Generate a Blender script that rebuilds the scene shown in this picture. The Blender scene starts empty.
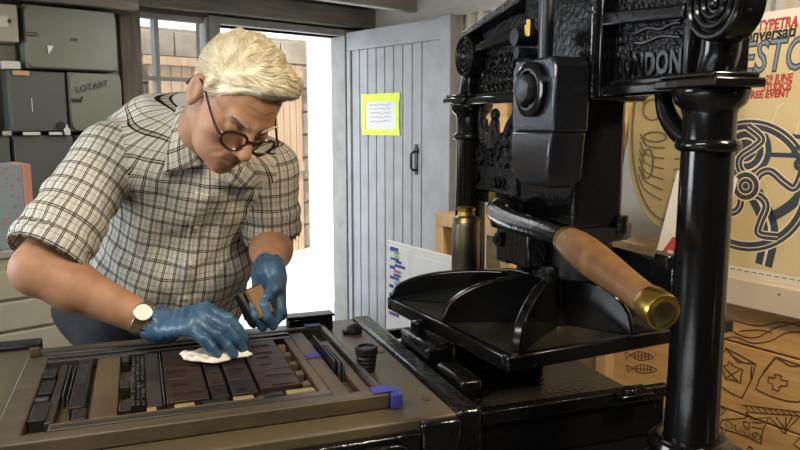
import bpy, bmesh, math, random
import numpy as np
from math import sin, cos, pi, radians, sqrt, atan2
from mathutils import Vector, Matrix, Euler
random.seed(7)
rng = np.random.default_rng(7)
scene = bpy.context.scene
COL = scene.collection

# ------------------------------------------------------------------ camera
FPX, PITCH, CAMH = 720.0, radians(8), 1.40
cam = bpy.data.cameras.new('camera'); cam.sensor_width = 36; cam.lens = 36 * FPX / 800; cam.clip_start = 0.02
camo = bpy.data.objects.new('camera', cam); COL.objects.link(camo)
camo.location = (0, 0, CAMH); camo.rotation_euler = (pi / 2 - PITCH, 0, 0)
scene.camera = camo

def ray(px, py):
    a = (px - 400) / FPX; b = (225 - py) / FPX
    return a, cos(PITCH) + b * sin(PITCH), -sin(PITCH) + b * cos(PITCH)
def at_depth(px, py, d):
    x, y, z = ray(px, py); return Vector((x / y * d, d, CAMH + z / y * d))
def on_level(px, py, zz):
    x, y, z = ray(px, py); t = (zz - CAMH) / z; return Vector((x * t, y * t, zz))
def on_plane(px, py, origin, ang, yoff):
    c, s = cos(radians(ang)), sin(radians(ang)); x, y, z = ray(px, py); ox, oy = origin
    t = (yoff + (-ox * s + oy * c)) / (-x * s + y * c)
    X, Y, Z = x * t, y * t, CAMH + z * t
    return (X - ox) * c + (Y - oy) * s, Z
CORNER = (-.175, 4.75)                 # the room corner behind the open door
BACK, RIGHT = 40.94, -57.27            # directions of the two walls
def at_right(px, py, yo): return on_plane(px, py, CORNER, RIGHT, yo)
def at_back(px, py, yo): return on_plane(px, py, CORNER, BACK, yo)
ORG = on_level(390, 395, .945); ORG = Vector((ORG.x, ORG.y, 0)); PR = 20.0   # the press frame: u along the bed, v across
def press_world(u, v, z):
    c, s = cos(radians(PR)), sin(radians(PR)); return Vector((ORG.x + u * c - v * s, ORG.y + u * s + v * c, z))
def press_uv(px, py, z):
    p = on_level(px, py, z) - ORG; c, s = cos(radians(PR)), sin(radians(PR)); return (p.x * c + p.y * s, -p.x * s + p.y * c)

# ------------------------------------------------------------------ materials
def hexc(h):
    h = h.lstrip('#'); r = [int(h[i:i + 2], 16) / 255 for i in (0, 2, 4)]
    return tuple(c / 12.92 if c <= .04045 else ((c + .055) / 1.055) ** 2.4 for c in r) + (1,)
class NT:
    def __init__(s, name):
        s.m = bpy.data.materials.new(name); s.m.use_nodes = True; s.t = s.m.node_tree; s.n = s.t.nodes; s.b = s.n['Principled BSDF']
    def new(s, typ, **kw):
        n = s.n.new(typ)
        for k, v in kw.items():
            if k in n.inputs.keys() if isinstance(k, str) else False: n.inputs[k].default_value = v
            else: setattr(n, k, v)
        return n
    def link(s, a, b): s.t.links.new(a, b)
def mat(name, col, rough=.5, metal=0., var=0., vscale=8., col2=None, bump=0., bscale=60., bdist=.003, stretch=None, spec=.5, detail=4., bstretch=None, rvar=0.):
    t = NT(name); b = t.b
    c = hexc(col) if isinstance(col, str) else tuple(col) + (1,)
    b.inputs['Base Color'].default_value = c; b.inputs['Roughness'].default_value = rough; b.inputs['Metallic'].default_value = metal
    b.inputs['Specular IOR Level'].default_value = spec
    tc = t.new('ShaderNodeTexCoord')
    def mapped(st):
        mp = t.new('ShaderNodeMapping'); t.link(tc.outputs['Object'], mp.inputs['Vector'])
        if st: mp.inputs['Scale'].default_value = st
        return mp.outputs['Vector']
    if var or col2:
        nz = t.new('ShaderNodeTexNoise'); nz.inputs['Scale'].default_value = vscale; nz.inputs['Detail'].default_value = detail
        t.link(mapped(stretch), nz.inputs['Vector'])
        rp = t.new('ShaderNodeValToRGB'); rp.color_ramp.elements[0].position = .3; rp.color_ramp.elements[1].position = .7
        c2 = hexc(col2) if isinstance(col2, str) else tuple(min(1, v * (1 + var)) for v in c[:3]) + (1,)
        c1 = c if col2 else tuple(v * (1 - var) for v in c[:3]) + (1,)
        rp.color_ramp.elements[0].color = c1; rp.color_ramp.elements[1].color = c2
        t.link(nz.outputs['Fac'], rp.inputs['Fac']); t.link(rp.outputs['Color'], b.inputs['Base Color'])
        if rvar:
            mr = t.new('ShaderNodeMapRange'); mr.inputs['To Min'].default_value = max(0, rough - rvar); mr.inputs['To Max'].default_value = rough + rvar
            t.link(nz.outputs['Fac'], mr.inputs['Value']); t.link(mr.outputs['Result'], b.inputs['Roughness'])
    if bump:
        nz = t.new('ShaderNodeTexNoise'); nz.inputs['Scale'].default_value = bscale; nz.inputs['Detail'].default_value = 3
        t.link(mapped(bstretch or stretch), nz.inputs['Vector'])
        bp = t.new('ShaderNodeBump'); bp.inputs['Strength'].default_value = bump; bp.inputs['Distance'].default_value = bdist
        t.link(nz.outputs['Fac'], bp.inputs['Height']); t.link(bp.outputs['Normal'], b.inputs['Normal'])
    return t.m
M = {}
M['iron'] = mat('black_gloss_paint', (.004, .004, .0045), .17, bump=.45, bscale=85, bdist=.003)
M['iron_smooth'] = mat('black_gloss_smooth', (.004, .004, .0045), .15, bump=.08, bscale=45, bdist=.003)
M['iron_rough'] = mat('black_paint_pitted', (.006, .006, .007), .2, bump=1., bscale=110, bdist=.010)
M['iron_toggle'] = mat('worn_dark_steel', (.10, .105, .12), .27, metal=.85, bump=.35, bscale=130, bdist=.002)
M['iron_matt'] = mat('black_iron_matt', (.004, .0038, .0035), .42, bump=.2, bscale=40)
M['iron_dusty'] = mat('dusty_black_iron', '#191712', .42, col2='#2c281e', vscale=14, bump=.1, bscale=60)
M['bed'] = mat('bed_plate', '#4d4532', .42, col2='#5a503b', vscale=6, bump=.08, bscale=90, bdist=.001, rvar=.08)
M['chase'] = mat('chase_iron', '#3a3225', .5, col2='#554a37', vscale=9, stretch=(.6, 4, 4), bump=.25, bscale=70, bdist=.002)
M['chase_dark'] = mat('inner_chase_iron', '#25221c', .42, col2='#37322a', vscale=14, bump=.15, bscale=80, bdist=.001)
M['type_dark'] = mat('inked_metal', '#121110', .34, col2='#232120', vscale=60, bump=.5, bscale=260, bdist=.002)
M['lead'] = mat('lead_strip', '#4a4a4e', .45, metal=.5, var=.3, vscale=60)
M['furn'] = mat('furniture_wood', '#413322', .55, col2='#5b4930', vscale=20, stretch=(1, .25, 1), bump=.15, bscale=60)
M['furn_pale'] = mat('furniture_pale', '#8d7850', .6, var=.25, vscale=30)
M['block'] = mat('inked_wood_block', '#150e0c', .5, col2='#38211a', vscale=34, stretch=(.5, 3.2, 1), bump=.6, bscale=90, bdist=.003)
M['block2'] = mat('inked_black_block', '#0e0d0d', .5, col2='#1e1a18', vscale=40, stretch=(.5, 3, 1), bump=.5, bscale=90, bdist=.003)
M['brass'] = mat('brass', '#b99a4e', .28, metal=1, var=.15, vscale=20, bump=.05, bscale=200)
M['brass_old'] = mat('brass_aged', '#6f695a', .34, metal=1, col2='#8f8668', vscale=12, rvar=.1)
M['handle'] = mat('handle_wood', '#5f4129', .35, col2='#765635', vscale=12, stretch=(5, 5, .6), bump=.05, bscale=60)
M['steel'] = mat('dark_steel', '#4a4d52', .3, metal=.9, var=.2, vscale=30)
M['bluetape'] = mat('blue_tape', '#3a3f96', .6, var=.15, vscale=40)
M['yellowtape'] = mat('yellow_tape', '#d9ee3c', .6, var=.08, vscale=50)
M['rubber'] = mat('black_plastic', (.01, .01, .011), .42)
M['paper'] = mat('paper', '#dcdcdc', .8, var=.05, vscale=6, bump=.25, bscale=14, bdist=.004)
M['board_white'] = mat('white_board', '#dcdad6', .7, var=.03, vscale=4)
M['pine'] = mat('pine', '#b48f62', .6, col2='#cfae7f', vscale=12, stretch=(1, 1, .2))
M['door_paint'] = mat('grey_door_paint', '#8f9193', .5, col2='#a1a3a5', vscale=7, bump=.1, bscale=40, bdist=.002)
M['frame_paint'] = mat('grey_frame_paint', '#7d7c76', .55, col2='#918f88', vscale=10, bump=.1, bscale=40)
M['beam'] = mat('old_beam', '#6a6459', .75, col2='#857e71', vscale=10, stretch=(.5, 4, 4), bump=.4, bscale=30, bdist=.006)
M['joist'] = mat('joist_wood', '#a8a296', .75, col2='#bdb8ad', vscale=8, stretch=(.5, 4, 4), bump=.2, bscale=30)
M['post'] = mat('post_wood', '#4a4339', .75, col2='#6a6152', vscale=9, stretch=(4, 4, .5), bump=.3, bscale=30)
M['ceil'] = mat('ceiling_boards', '#8e8a81', .8, col2='#a8a39a', vscale=6, stretch=(.5, 5, 1))
M['corr'] = mat('corrugated_sheet', '#b5b0a2', .5, col2='#c4bfb2', vscale=4)
M['plaster'] = mat('dark_plaster', '#4c453b', .85, col2='#5d554a', vscale=4, bump=.2, bscale=20)
M['floor'] = mat('concrete_floor', '#6a6660', .7, col2='#7d7871', vscale=4, bump=.1, bscale=30)
M['cab_green'] = mat('cabinet_grey_green', '#6a6e5f', .5, col2='#737768', vscale=5)
M['cab_dark'] = mat('cabinet_dark_grey', '#4b4f4a', .5, col2='#535752', vscale=5)
M['cab_beige'] = mat('cabinet_beige', '#a8a494', .55, var=.06, vscale=6)
M['white_plastic'] = mat('white_plastic', '#cfcbc0', .5)
M['orange_label'] = mat('orange_label', '#c8a070', .7, var=.1, vscale=40)
M['ink_black'] = mat('black_ink', (.012, .012, .013), .6)
M['red_ink'] = mat('red_ink', '#b5413a', .7)
M['slate_ink'] = mat('slate_ink', '#3c4350', .7)
M['slate_light'] = mat('pale_blue_ink', '#7e8f9a', .7)
M['cream'] = mat('cream_poster', '#cdbb8e', .75, col2='#d6c69c', vscale=5)
M['cream_line'] = mat('cream_line', '#e6dcc0', .75)
M['white_border'] = mat('white_border', '#e0dccf', .75)
M['ledge'] = mat('painted_ledge', '#c9b9a6', .6, col2='#d3c5b3', vscale=6)
M['carved'] = mat('carved_wood', '#b88d54', .6, col2='#cfa96a', vscale=9, stretch=(.6, 1, 3.5), bump=.35, bscale=22, bdist=.006)
M['carved_pale'] = mat('carved_pale_wood', '#94804f', .7, col2='#a8925d', vscale=9, bump=.35, bscale=50, bdist=.004)
M['groove'] = mat('carved_groove', '#4a331d', .8)
M['groove_pale'] = mat('carved_groove_pale', '#5d4f30', .8)
M['plinth'] = mat('bench_wood', '#6d5434', .7, col2='#80653f', vscale=8, stretch=(.5, 4, 4))
M['greyboard'] = mat('grey_board', '#a8a294', .7, col2='#b4ae9f', vscale=4)
M['gap'] = mat('dark_gap', (.01, .01, .01), .9)
M['chest'] = mat('plan_chest_paint', '#bab39c', .6, col2='#c6bfa9', vscale=4)
M['stone'] = mat('outdoor_stone', '#625a4e', .85, col2='#7d7464', vscale=5, bump=.3, bscale=12, bdist=.02)
M['gate'] = mat('outdoor_gate_wood', '#7d6850', .7, col2='#8c765c', vscale=4, stretch=(4, 4, .6))
M['render_white'] = mat('white_render', '#f2f2f2', .8)
M['ground_pale'] = mat('pale_concrete', '#c9ccd4', .8, col2='#d8dae0', vscale=3)
# person
M['skin'] = mat('skin', '#a17355', .55, col2='#b68a6b', vscale=22, bump=.3, bscale=110, bdist=.002)
M['skin'].node_tree.nodes['Principled BSDF'].inputs['Subsurface Weight'].default_value = .12
M['skin'].node_tree.nodes['Principled BSDF'].inputs['Subsurface Radius'].default_value = (.012, .005, .003)
M['hair'] = mat('hair', '#dccfa9', .45, col2='#f6eed6', vscale=45, bump=.2, bscale=120)
M['hair_side'] = mat('hair_side', '#b7ad9a', .5, col2='#d8cfba', vscale=60, bump=.3, bscale=160)
M['glove'] = mat('blue_nitrile', '#284662', .38, col2='#4b6d8b', vscale=22, bump=.6, bscale=45, bdist=.004)
M['denim'] = mat('dark_trousers', '#17171b', .85, col2='#232530', vscale=30)
M['shoe'] = mat('shoe_leather', '#17130f', .4)
M['specs'] = mat('spectacle_frame', '#2a1712', .25, col2='#452417', vscale=60)
M['silver'] = mat('silver', '#b9b3a6', .25, metal=1)
M['dial'] = mat('watch_dial', '#efe9d8', .4)
M['cloth'] = mat('cotton_rag', '#d9d0bb', .85, col2='#efe8d8', vscale=40, bump=.4, bscale=60, bdist=.003)
M['wood_brush'] = mat('brush_wood', '#7b5a38', .55, col2='#9a7448', vscale=24, stretch=(1, .3, 1))
M['button'] = mat('button', '#d8d2bd', .4)
def glass_mat():
    t = NT('window_glass'); b = t.b
    b.inputs['Transmission Weight'].default_value = 1; b.inputs['Roughness'].default_value = .02; b.inputs['IOR'].default_value = 1.03
    return t.m
M['glass'] = glass_mat()
def plaid():
    t = NT('shirt_plaid'); b = t.b; b.inputs['Roughness'].default_value = .85; b.inputs['Specular IOR Level'].default_value = .15
    uv = t.new('ShaderNodeUVMap'); uv.uv_map = 'UVMap'; sp = t.new('ShaderNodeSeparateXYZ'); t.link(uv.outputs['UV'], sp.inputs['Vector'])
    def lines(sock, period, stops):
        m1 = t.new('ShaderNodeMath', operation='DIVIDE'); m1.inputs[1].default_value = period; t.link(sock, m1.inputs[0])
        m2 = t.new('ShaderNodeMath', operation='FRACT'); t.link(m1.outputs[0], m2.inputs[0])
        rp = t.new('ShaderNodeValToRGB'); cr = rp.color_ramp; cr.interpolation = 'CONSTANT'
        cr.elements[0].position = 0; cr.elements[0].color = stops[0][1]
        cr.elements[1].position = stops[1][0]; cr.elements[1].color = stops[1][1]
        for p, c in stops[2:]:
            e = cr.elements.new(p); e.color = c
        t.link(m2.outputs[0], rp.inputs['Fac']); return rp.outputs['Color']
    W = (1, 1, 1, 1); K = hexc('#2f2b26'); G = hexc('#b5b2a8'); T = hexc('#dad8d0')
    st = [(0, W), (.10, K), (.165, T), (.25, K), (.315, W), (.56, G), (.61, W), (.70, G), (.75, W)]
    a = lines(sp.outputs['X'], .0265, st); c = lines(sp.outputs['Y'], .036, [(0, W), (.10, K), (.15, T), (.24, K), (.285, W), (.60, G), (.64, W)])
    mx = t.new('ShaderNodeMixRGB', blend_type='MULTIPLY'); mx.inputs['Fac'].default_value = 1
    t.link(a, mx.inputs['Color1']); t.link(c, mx.inputs['Color2'])
    m2 = t.new('ShaderNodeMixRGB', blend_type='MULTIPLY'); m2.inputs['Fac'].default_value = 1; m2.inputs['Color2'].default_value = hexc('#d0cec6')
    t.link(mx.outputs['Color'], m2.inputs['Color1']); t.link(m2.outputs['Color'], b.inputs['Base Color'])
    tc = t.new('ShaderNodeTexCoord'); nz = t.new('ShaderNodeTexNoise'); nz.inputs['Scale'].default_value = 13; nz.inputs['Detail'].default_value = 3; nz.inputs['Distortion'].default_value = .6
    t.link(tc.outputs['Object'], nz.inputs['Vector']); bp = t.new('ShaderNodeBump'); bp.inputs['Strength'].default_value = .6; bp.inputs['Distance'].default_value = .02
    t.link(nz.outputs['Fac'], bp.inputs['Height']); t.link(bp.outputs['Normal'], b.inputs['Normal'])
    return t.m
M['plaid'] = plaid()

# ------------------------------------------------------------------ mesh building
def frame(o, x, y, z=None):
    x = Vector(x).normalized(); y = Vector(y); z = Vector(z).normalized() if z is not None else x.cross(y).normalized()
    y = z.cross(x).normalized()
    m = Matrix.Identity(4)
    for i in range(3): m[i][0], m[i][1], m[i][2], m[i][3] = x[i], y[i], z[i], o[i]
    return m
class G:
    def __init__(s): s.b = bmesh.new()
    def _v(s, co, mtx=None): return s.b.verts.new(mtx @ Vector(co) if mtx is not None else co)
    def box(s, x0, x1, y0, y1, z0, z1, mtx=None):
        v = [s._v((x, y, z), mtx) for z in (z0, z1) for y in (y0, y1) for x in (x0, x1)]
        for f in ((0, 2, 3, 1), (4, 5, 7, 6), (0, 1, 5, 4), (2, 6, 7, 3), (0, 4, 6, 2), (1, 3, 7, 5)): s.b.faces.new([v[i] for i in f])
        return s
    def lathe(s, prof, mtx=None, n=32):
        rings = []
        for r, h in prof:
            rings.append([s._v((r * cos(2 * pi * i / n), r * sin(2 * pi * i / n), h), mtx) for i in range(n)] if r > 1e-6 else [s._v((0, 0, h), mtx)])
        for a, c in zip(rings, rings[1:]):
            for i in range(n):
                j = (i + 1) % n
                if len(a) == 1 and len(c) == 1: continue
                if len(a) == 1: s.b.faces.new((a[0], c[j], c[i]))
                elif len(c) == 1: s.b.faces.new((a[i], a[j], c[0]))
                else: s.b.faces.new((a[i], a[j], c[j], c[i]))
        if len(rings[0]) > 1: s.b.faces.new(list(reversed(rings[0])))
        if len(rings[-1]) > 1: s.b.faces.new(rings[-1])
        return s
    def cyl(s, a, b, ra, rb=None, n=24):
        a, b = Vector(a), Vector(b); d = b - a; L = d.length; q = d.to_track_quat('Z', 'Y').to_matrix().to_4x4()
        return s.lathe([(ra, 0), (ra if rb is None else rb, L)], Matrix.Translation(a) @ q, n)
    def tube(s, pts, r, n=8, closed=False, flat=None):
        pts = [Vector(p) for p in pts]; N = len(pts); rs = r if isinstance(r, (list, tuple)) else [r] * N
        rings = []; up = Vector((0, 0, 1)) if flat is None else Vector(flat)
        prevx = None
        for i, p in enumerate(pts):
            d = (pts[(i + 1) % N] - pts[i - 1]) if closed else (pts[min(i + 1, N - 1)] - pts[max(i - 1, 0)])
            d = d.normalized() if d.length > 1e-9 else Vector((1, 0, 0))
            x = prevx if prevx is not None else (up if abs(d.dot(up)) < .95 else Vector((1, 0, 0)))
            x = (x - d * d.dot(x)).normalized(); y = d.cross(x); prevx = x
            rings.append([s.b.verts.new(p + (x * cos(2 * pi * k / n) + y * sin(2 * pi * k / n)) * rs[i]) for k in range(n)])
        for i in range(N if closed else N - 1):
            a, c = rings[i], rings[(i + 1) % N]
            for k in range(n):
                j = (k + 1) % n; s.b.faces.new((a[k], a[j], c[j], c[k]))
        if not closed: s.b.faces.new(list(reversed(rings[0]))); s.b.faces.new(rings[-1])
        return s
    def torus(s, R, r, mtx=None, n=36, m=10, sc=1.):
        rings = []
        for i in range(n):
            a = 2 * pi * i / n
            rings.append([s._v(((R + r * cos(2 * pi * k / m)) * cos(a), (R + r * cos(2 * pi * k / m)) * sin(a), r * sc * sin(2 * pi * k / m)), mtx) for k in range(m)])
        for i in range(n):
            a, c = rings[i], rings[(i + 1) % n]
            for k in range(m):
                j = (k + 1) % m; s.b.faces.new((a[k], c[k], c[j], a[j]))
        return s
    def prism(s, poly, d0, d1, mtx=None):
        A = [s._v((x, y, d0), mtx) for x, y in poly]; B = [s._v((x, y, d1), mtx) for x, y in poly]; n = len(poly)
        s.b.faces.new(list(reversed(A))); s.b.faces.new(B)
        for i in range(n):
            j = (i + 1) % n; s.b.faces.new((A[i], A[j], B[j], B[i]))
        return s
    def ball(s, c, r, mtx=None, n=16):
        r = (r, r, r) if not isinstance(r, (tuple, list)) else r
        loc = Matrix.Translation(c) @ Matrix.Diagonal((r[0], r[1], r[2], 1))
        prof = [(sin(pi * i / n), -cos(pi * i / n)) for i in range(n + 1)]; prof[0] = (0, -1); prof[-1] = (0, 1)
        return s.lathe(prof, (mtx @ loc) if mtx is not None else loc, n * 2)
    def build(s, name, m, parent=None, bevel=0., ang=35, seg=2):
        bmesh.ops.recalc_face_normals(s.b, faces=s.b.faces[:])
        me = bpy.data.meshes.new(name); s.b.to_mesh(me); s.b.free()
        return link(name, me, m, parent, bevel, ang, seg)
def link(name, me, m, parent=None, bevel=0., ang=35, seg=2):
    for p in me.polygons: p.use_smooth = True
    if ang < 180: me.set_sharp_from_angle(angle=radians(ang))
    if m: me.materials.append(M[m] if isinstance(m, str) else m)
    o = bpy.data.objects.new(name, me); COL.objects.link(o)
    if parent: o.parent = parent
    if bevel:
        md = o.modifiers.new('bevel', 'BEVEL'); md.width = bevel; md.segments = seg; md.limit_method = 'ANGLE'; md.angle_limit = radians(40)
    return o
def tag(o, label, cat, group=None, kind=None):
    o['label'] = label; o['category'] = cat
    if group: o['group'] = group
    if kind: o['kind'] = kind
    return o
def thing(name, label, cat, loc=(0, 0, 0), rz=0., group=None, rot=None):
    o = bpy.data.objects.new(name, None); COL.objects.link(o); o.location = loc; o.rotation_euler = rot or (0, 0, rz); o.empty_display_size = .05
    return tag(o, label, cat, group)
def struct(o): o['kind'] = 'structure'; return o
def place(o, loc, rz=0.): o.location = loc; o.rotation_euler = (0, 0, rz); return o
def wall_world(ang, x, y, z):
    c, s = cos(radians(ang)), sin(radians(ang)); return Vector((CORNER[0] + x * c - y * s, CORNER[1] + x * s + y * c, z))
def wall_place(o, ang, x=0, y=0, z=0): return place(o, wall_world(ang, x, y, z), radians(ang))
def text_mesh(name, body, size, mtx, m, parent, shear=0., depth=.0008, bold=0., align='LEFT', space=1., sx=1.):
    cu = bpy.data.curves.new(name, 'FONT'); cu.body = body; cu.size = size; cu.shear = shear; cu.extrude = depth; cu.offset = bold; cu.align_x = align; cu.space_character = space; cu.resolution_u = 3
    tmp = bpy.data.objects.new(name, cu); COL.objects.link(tmp); bpy.context.view_layer.update()
    me = bpy.data.meshes.new_from_object(tmp.evaluated_get(bpy.context.evaluated_depsgraph_get()))
    bpy.data.objects.remove(tmp); bpy.data.curves.remove(cu)
    me.transform(mtx @ Matrix.Diagonal((sx, 1, 1, 1))); me.name = name; me.materials.clear()
    return link(name, me, m, parent)
def rrect(x0, x1, y0, y1, r, n=5):
    P = []
    for cx, cy, a0 in ((x1 - r, y1 - r, 0), (x0 + r, y1 - r, 90), (x0 + r, y0 + r, 180), (x1 - r, y0 + r, 270)):
        for i in range(n + 1):
            a = radians(a0 + 90 * i / n); P.append((cx + r * cos(a), cy + r * sin(a)))
    return P
def spline(pts, n=6):
    pts = [Vector(p) for p in pts]; out = []
    for i in range(len(pts) - 1):
        p0 = pts[max(i - 1, 0)]; p1 = pts[i]; p2 = pts[i + 1]; p3 = pts[min(i + 2, len(pts) - 1)]
        for k in range(n):
            t = k / n; out.append(.5 * ((2 * p1) + (p2 - p0) * t + (2 * p0 - 5 * p1 + 4 * p2 - p3) * t * t + (3 * p1 - p0 - 3 * p2 + p3) * t ** 3))
    out.append(pts[-1]); return out
# ------------------------------------------------------------------ the room
XZ = frame((0, 0, 0), (1, 0, 0), (0, 0, 1))          # drawing plane of a wall: x along, y up, depth towards the room
g = G(); g.box(-5, .5, -7.6, .12, -.1, 0); o = struct(wall_place(g.build('floor', 'floor'), BACK))
g = G(); g.box(-5, .4, -7.6, .12, 2.2, 2.3); o = struct(wall_place(g.build('ceiling', 'ceil'), BACK))
g = G()
WX0, WX1, WZ0, WZ1 = -1.60, at_back(208.5, 40, -.03)[0], .95, 1.965; DX0, DX1, DZ1 = at_back(219, 40, -.045)[0], -.245, 1.935
g.box(-4.6, -3.5, 0, .12, 0, 2.2); g.box(-3.5, -2.42, 0, .12, 0, 1.08); g.box(-3.5, -2.42, 0, .12, 2.0, 2.2); g.box(-2.42, WX0, 0, .12, 0, 2.2); g.box(WX0, WX1, 0, .12, 0, WZ0); g.box(WX0, WX1, 0, .12, WZ1, 2.2)
g.box(WX1, DX0, 0, .12, 0, 2.2); g.box(DX0, DX1, 0, .12, DZ1, 2.2); g.box(DX1, .1, 0, .12, 0, 2.2)
struct(wall_place(g.build('wall_back', 'plaster'), BACK))
# corrugated right wall
g = G(); pts = []; x = 0
while x < 4.4:
    pts += [(x, 0), (x + .030, 0), (x + .040, -.030), (x + .074, -.030), (x + .084, 0)]; x += .098
lo = [g.b.verts.new((a, b, 0)) for a, b in pts]; hi = [g.b.verts.new((a, b, 1.975)) for a, b in pts]
for i in range(len(pts) - 1): g.b.faces.new((lo[i], lo[i + 1], hi[i + 1], hi[i]))
cor = g.build('trim_1', 'corr'); struct(wall_place(cor, RIGHT, 0, -.004)); cor['label'] = 'cream corrugated sheet lining the right wall'
g = G(); g.box(-.15, 8.4, .0, .12, 0, 2.2); struct(wall_place(g.build('wall_right', 'plaster'), RIGHT))
g = G(); g.box(0, 4.4, -.035, 0, 1.965, 2.16); struct(wall_place(g.build('trim_2', 'joist', bevel=.004), RIGHT))
# left wall with an opening added out of frame for daylight, rear wall
g = G(); g.box(-3.12, -3, -2.1, .5, 0, 2.2); g.box(-3.12, -3, 1.7, 2.6, 0, 2.2); g.box(-3.12, -3, .5, 1.7, 0, 1.0); g.box(-3.12, -3, .5, 1.7, 2.0, 2.2)
struct(g.build('wall_left', 'plaster'))
g = G(); g.box(-3.12, 4.4, -2.2, -2.1, 0, 2.2); struct(g.build('wall_rear', 'plaster'))
# window 1 beside the doorway
win = wall_place(G().box(WX0, WX0 + .03, .0, .05, WZ0, WZ1).box(WX1 - .014, WX1, -.03, .05, WZ0, WZ1).box(WX0 + .03, WX1 - .014, -.0, .05, WZ1 - .03, WZ1).box(WX0 + .03, WX1 - .014, -.0, .05, WZ0, WZ0 + .05).build('window_1', 'frame_paint', bevel=.004), BACK)
struct(win)
G().box(-1.448, -1.425, -.02, .04, WZ0 + .05, WZ1 - .03).box(WX0 + .03, -1.448, -.02, .04, 1.622, 1.642).box(-1.425, WX1 - .014, -.02, .04, 1.622, 1.642).build('glazing_bar', 'frame_paint', win, bevel=.003)
G().box(WX0 + .03, WX1 - .014, .012, .016, WZ0 + .05, WZ1 - .03).build('window_pane', 'glass', win)
added_win2 = struct(wall_place(G().box(-3.5, -3.46, .0, .06, 1.08, 2.0).box(-2.46, -2.42, .0, .06, 1.08, 2.0).box(-3.46, -2.46, .0, .06, 1.96, 2.0).box(-3.46, -2.46, .0, .06, 1.08, 1.12).build('added_window_2', 'frame_paint', bevel=.004), BACK))  # unseen window added so the press front mirrors bright sky
G().box(-2.97, -2.95, .01, .05, 1.12, 1.96).build('glazing_bar', 'frame_paint', added_win2, bevel=.003); G().box(-3.46, -2.46, .028, .032, 1.12, 1.96).build('window_pane', 'glass', added_win2)
# doorway frame
g = G(); g.box(WX1, DX0 + .012, -.045, .1, 0, 1.975); g.box(DX1 - .012, DX1 + .055, -.045, .1, 0, 1.975); g.box(DX0 + .012, DX1 - .012, -.045, .1, DZ1, 1.975)
struct(wall_place(g.build('trim_3', 'frame_paint', bevel=.005), BACK))
# lintel beam, ceiling joists, post
g = G(); g.box(-2.35, .02, -.09, -.0, 1.985, 2.10); o = struct(wall_place(g.build('trim_4', 'beam', bevel=.006), BACK)); o['label'] = 'dark timber lintel over the window and doorway'
for k, (yy, zz) in enumerate([(-.52, 2.035), (-1.05, 2.035), (-1.6, 2.035), (-2.15, 2.035)]):
    g = G(); g.box(-4.0, -.01 - .14 * abs(yy), yy - .03, yy + .03, zz, 2.2); struct(wall_place(g.build('trim_%d' % (5 + k), 'joist', bevel=.004), BACK))
g = G(); g.box(at_back(121, 50, -.11)[0], at_back(135, 50, -.02)[0], -.11, -.0, 0, 2.2); struct(wall_place(g.build('trim_9', 'post', bevel=.006), BACK))
g = G(); g.box(-2.38, -1.62, -.27, -.01, 1.925, 2.0); struct(wall_place(g.build('trim_10', 'beam', bevel=.006), BACK))
g = G(); g.box(-2.38, -1.62, -.07, -.01, 1.62, 1.93); struct(wall_place(g.build('trim_11', 'beam'), BACK))
# the open door leaf
HX, HY = -.35, 4.6; DANG = degrees = -48.87
door = place(G().box(.055, .885, 0, .022, .02, 1.945).build('door_1', 'door_paint'), (HX, HY, 0), radians(DANG)); struct(door)
DW = frame((0, 0, 0), (1, 0, 0), (0, 0, 1))
G().box(.055, .885, -.022, 0, 1.845, 1.955).box(.81, .885, -.022, 0, .02, 1.845).box(.055, .09, -.022, 0, .02, 1.845).build('door_rail', 'door_paint', door, bevel=.003)
g = G(); n = 9
for i in range(n):
    a = .092 + (.808 - .092) * i / n; b = .092 + (.808 - .092) * (i + 1) / n
    g.box(a + .0035, b - .0035, -.012, 0, .02, 1.843)
g.build('door_boards', 'door_paint', door, bevel=.003)
hd = G().box(.675, .70, -.020, -.012, 1.115, 1.285).box(.665, .71, -.018, -.012, 1.235, 1.262).build('door_handle', 'rubber', door, bevel=.003)
G().tube(spline([(.688, -.018, 1.245), (.688, -.05, 1.235), (.688, -.055, 1.19), (.688, -.05, 1.15), (.688, -.018, 1.14)], 5), .007).build('door_handle_bow', 'rubber', hd)
G().box(.885, .965, -.03, .05, 0, 1.965).build('door_edge_post', 'door_paint', door, bevel=.004)
# notice on the door
nt = thing('notice', 'white paper notice framed by yellow tape on the grey boarded door', 'notice', (0, 0, 0))
q0 = Vector((.215, -.013, 1.345)); c, s = cos(radians(DANG)), sin(radians(DANG))
nt.location = (HX + q0.x * c - q0.y * s, HY + q0.x * s + q0.y * c, q0.z); nt.rotation_euler = (0, 0, radians(DANG))
G().box(0, .315, -.003, 0, .005, .225).build('sheet', 'paper', nt)
for bx in ((-.02, .335, .185, .232), (-.015, .335, -.012, .022), (-.018, .018, .022, .185), (.296, .328, .022, .185)):
    G().box(bx[0], bx[1], -.0055, -.003, bx[2], bx[3]).build('tape', 'yellowtape', nt)
random.seed(3)
for k in range(5):
    zz = .07 + .024 * k; G().tube([(.06 + .19 * i / 14, -.0033, zz + random.uniform(-.006, .006)) for i in range(15)], .0012, 5).build('drawn_line', 'lead', nt)

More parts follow.
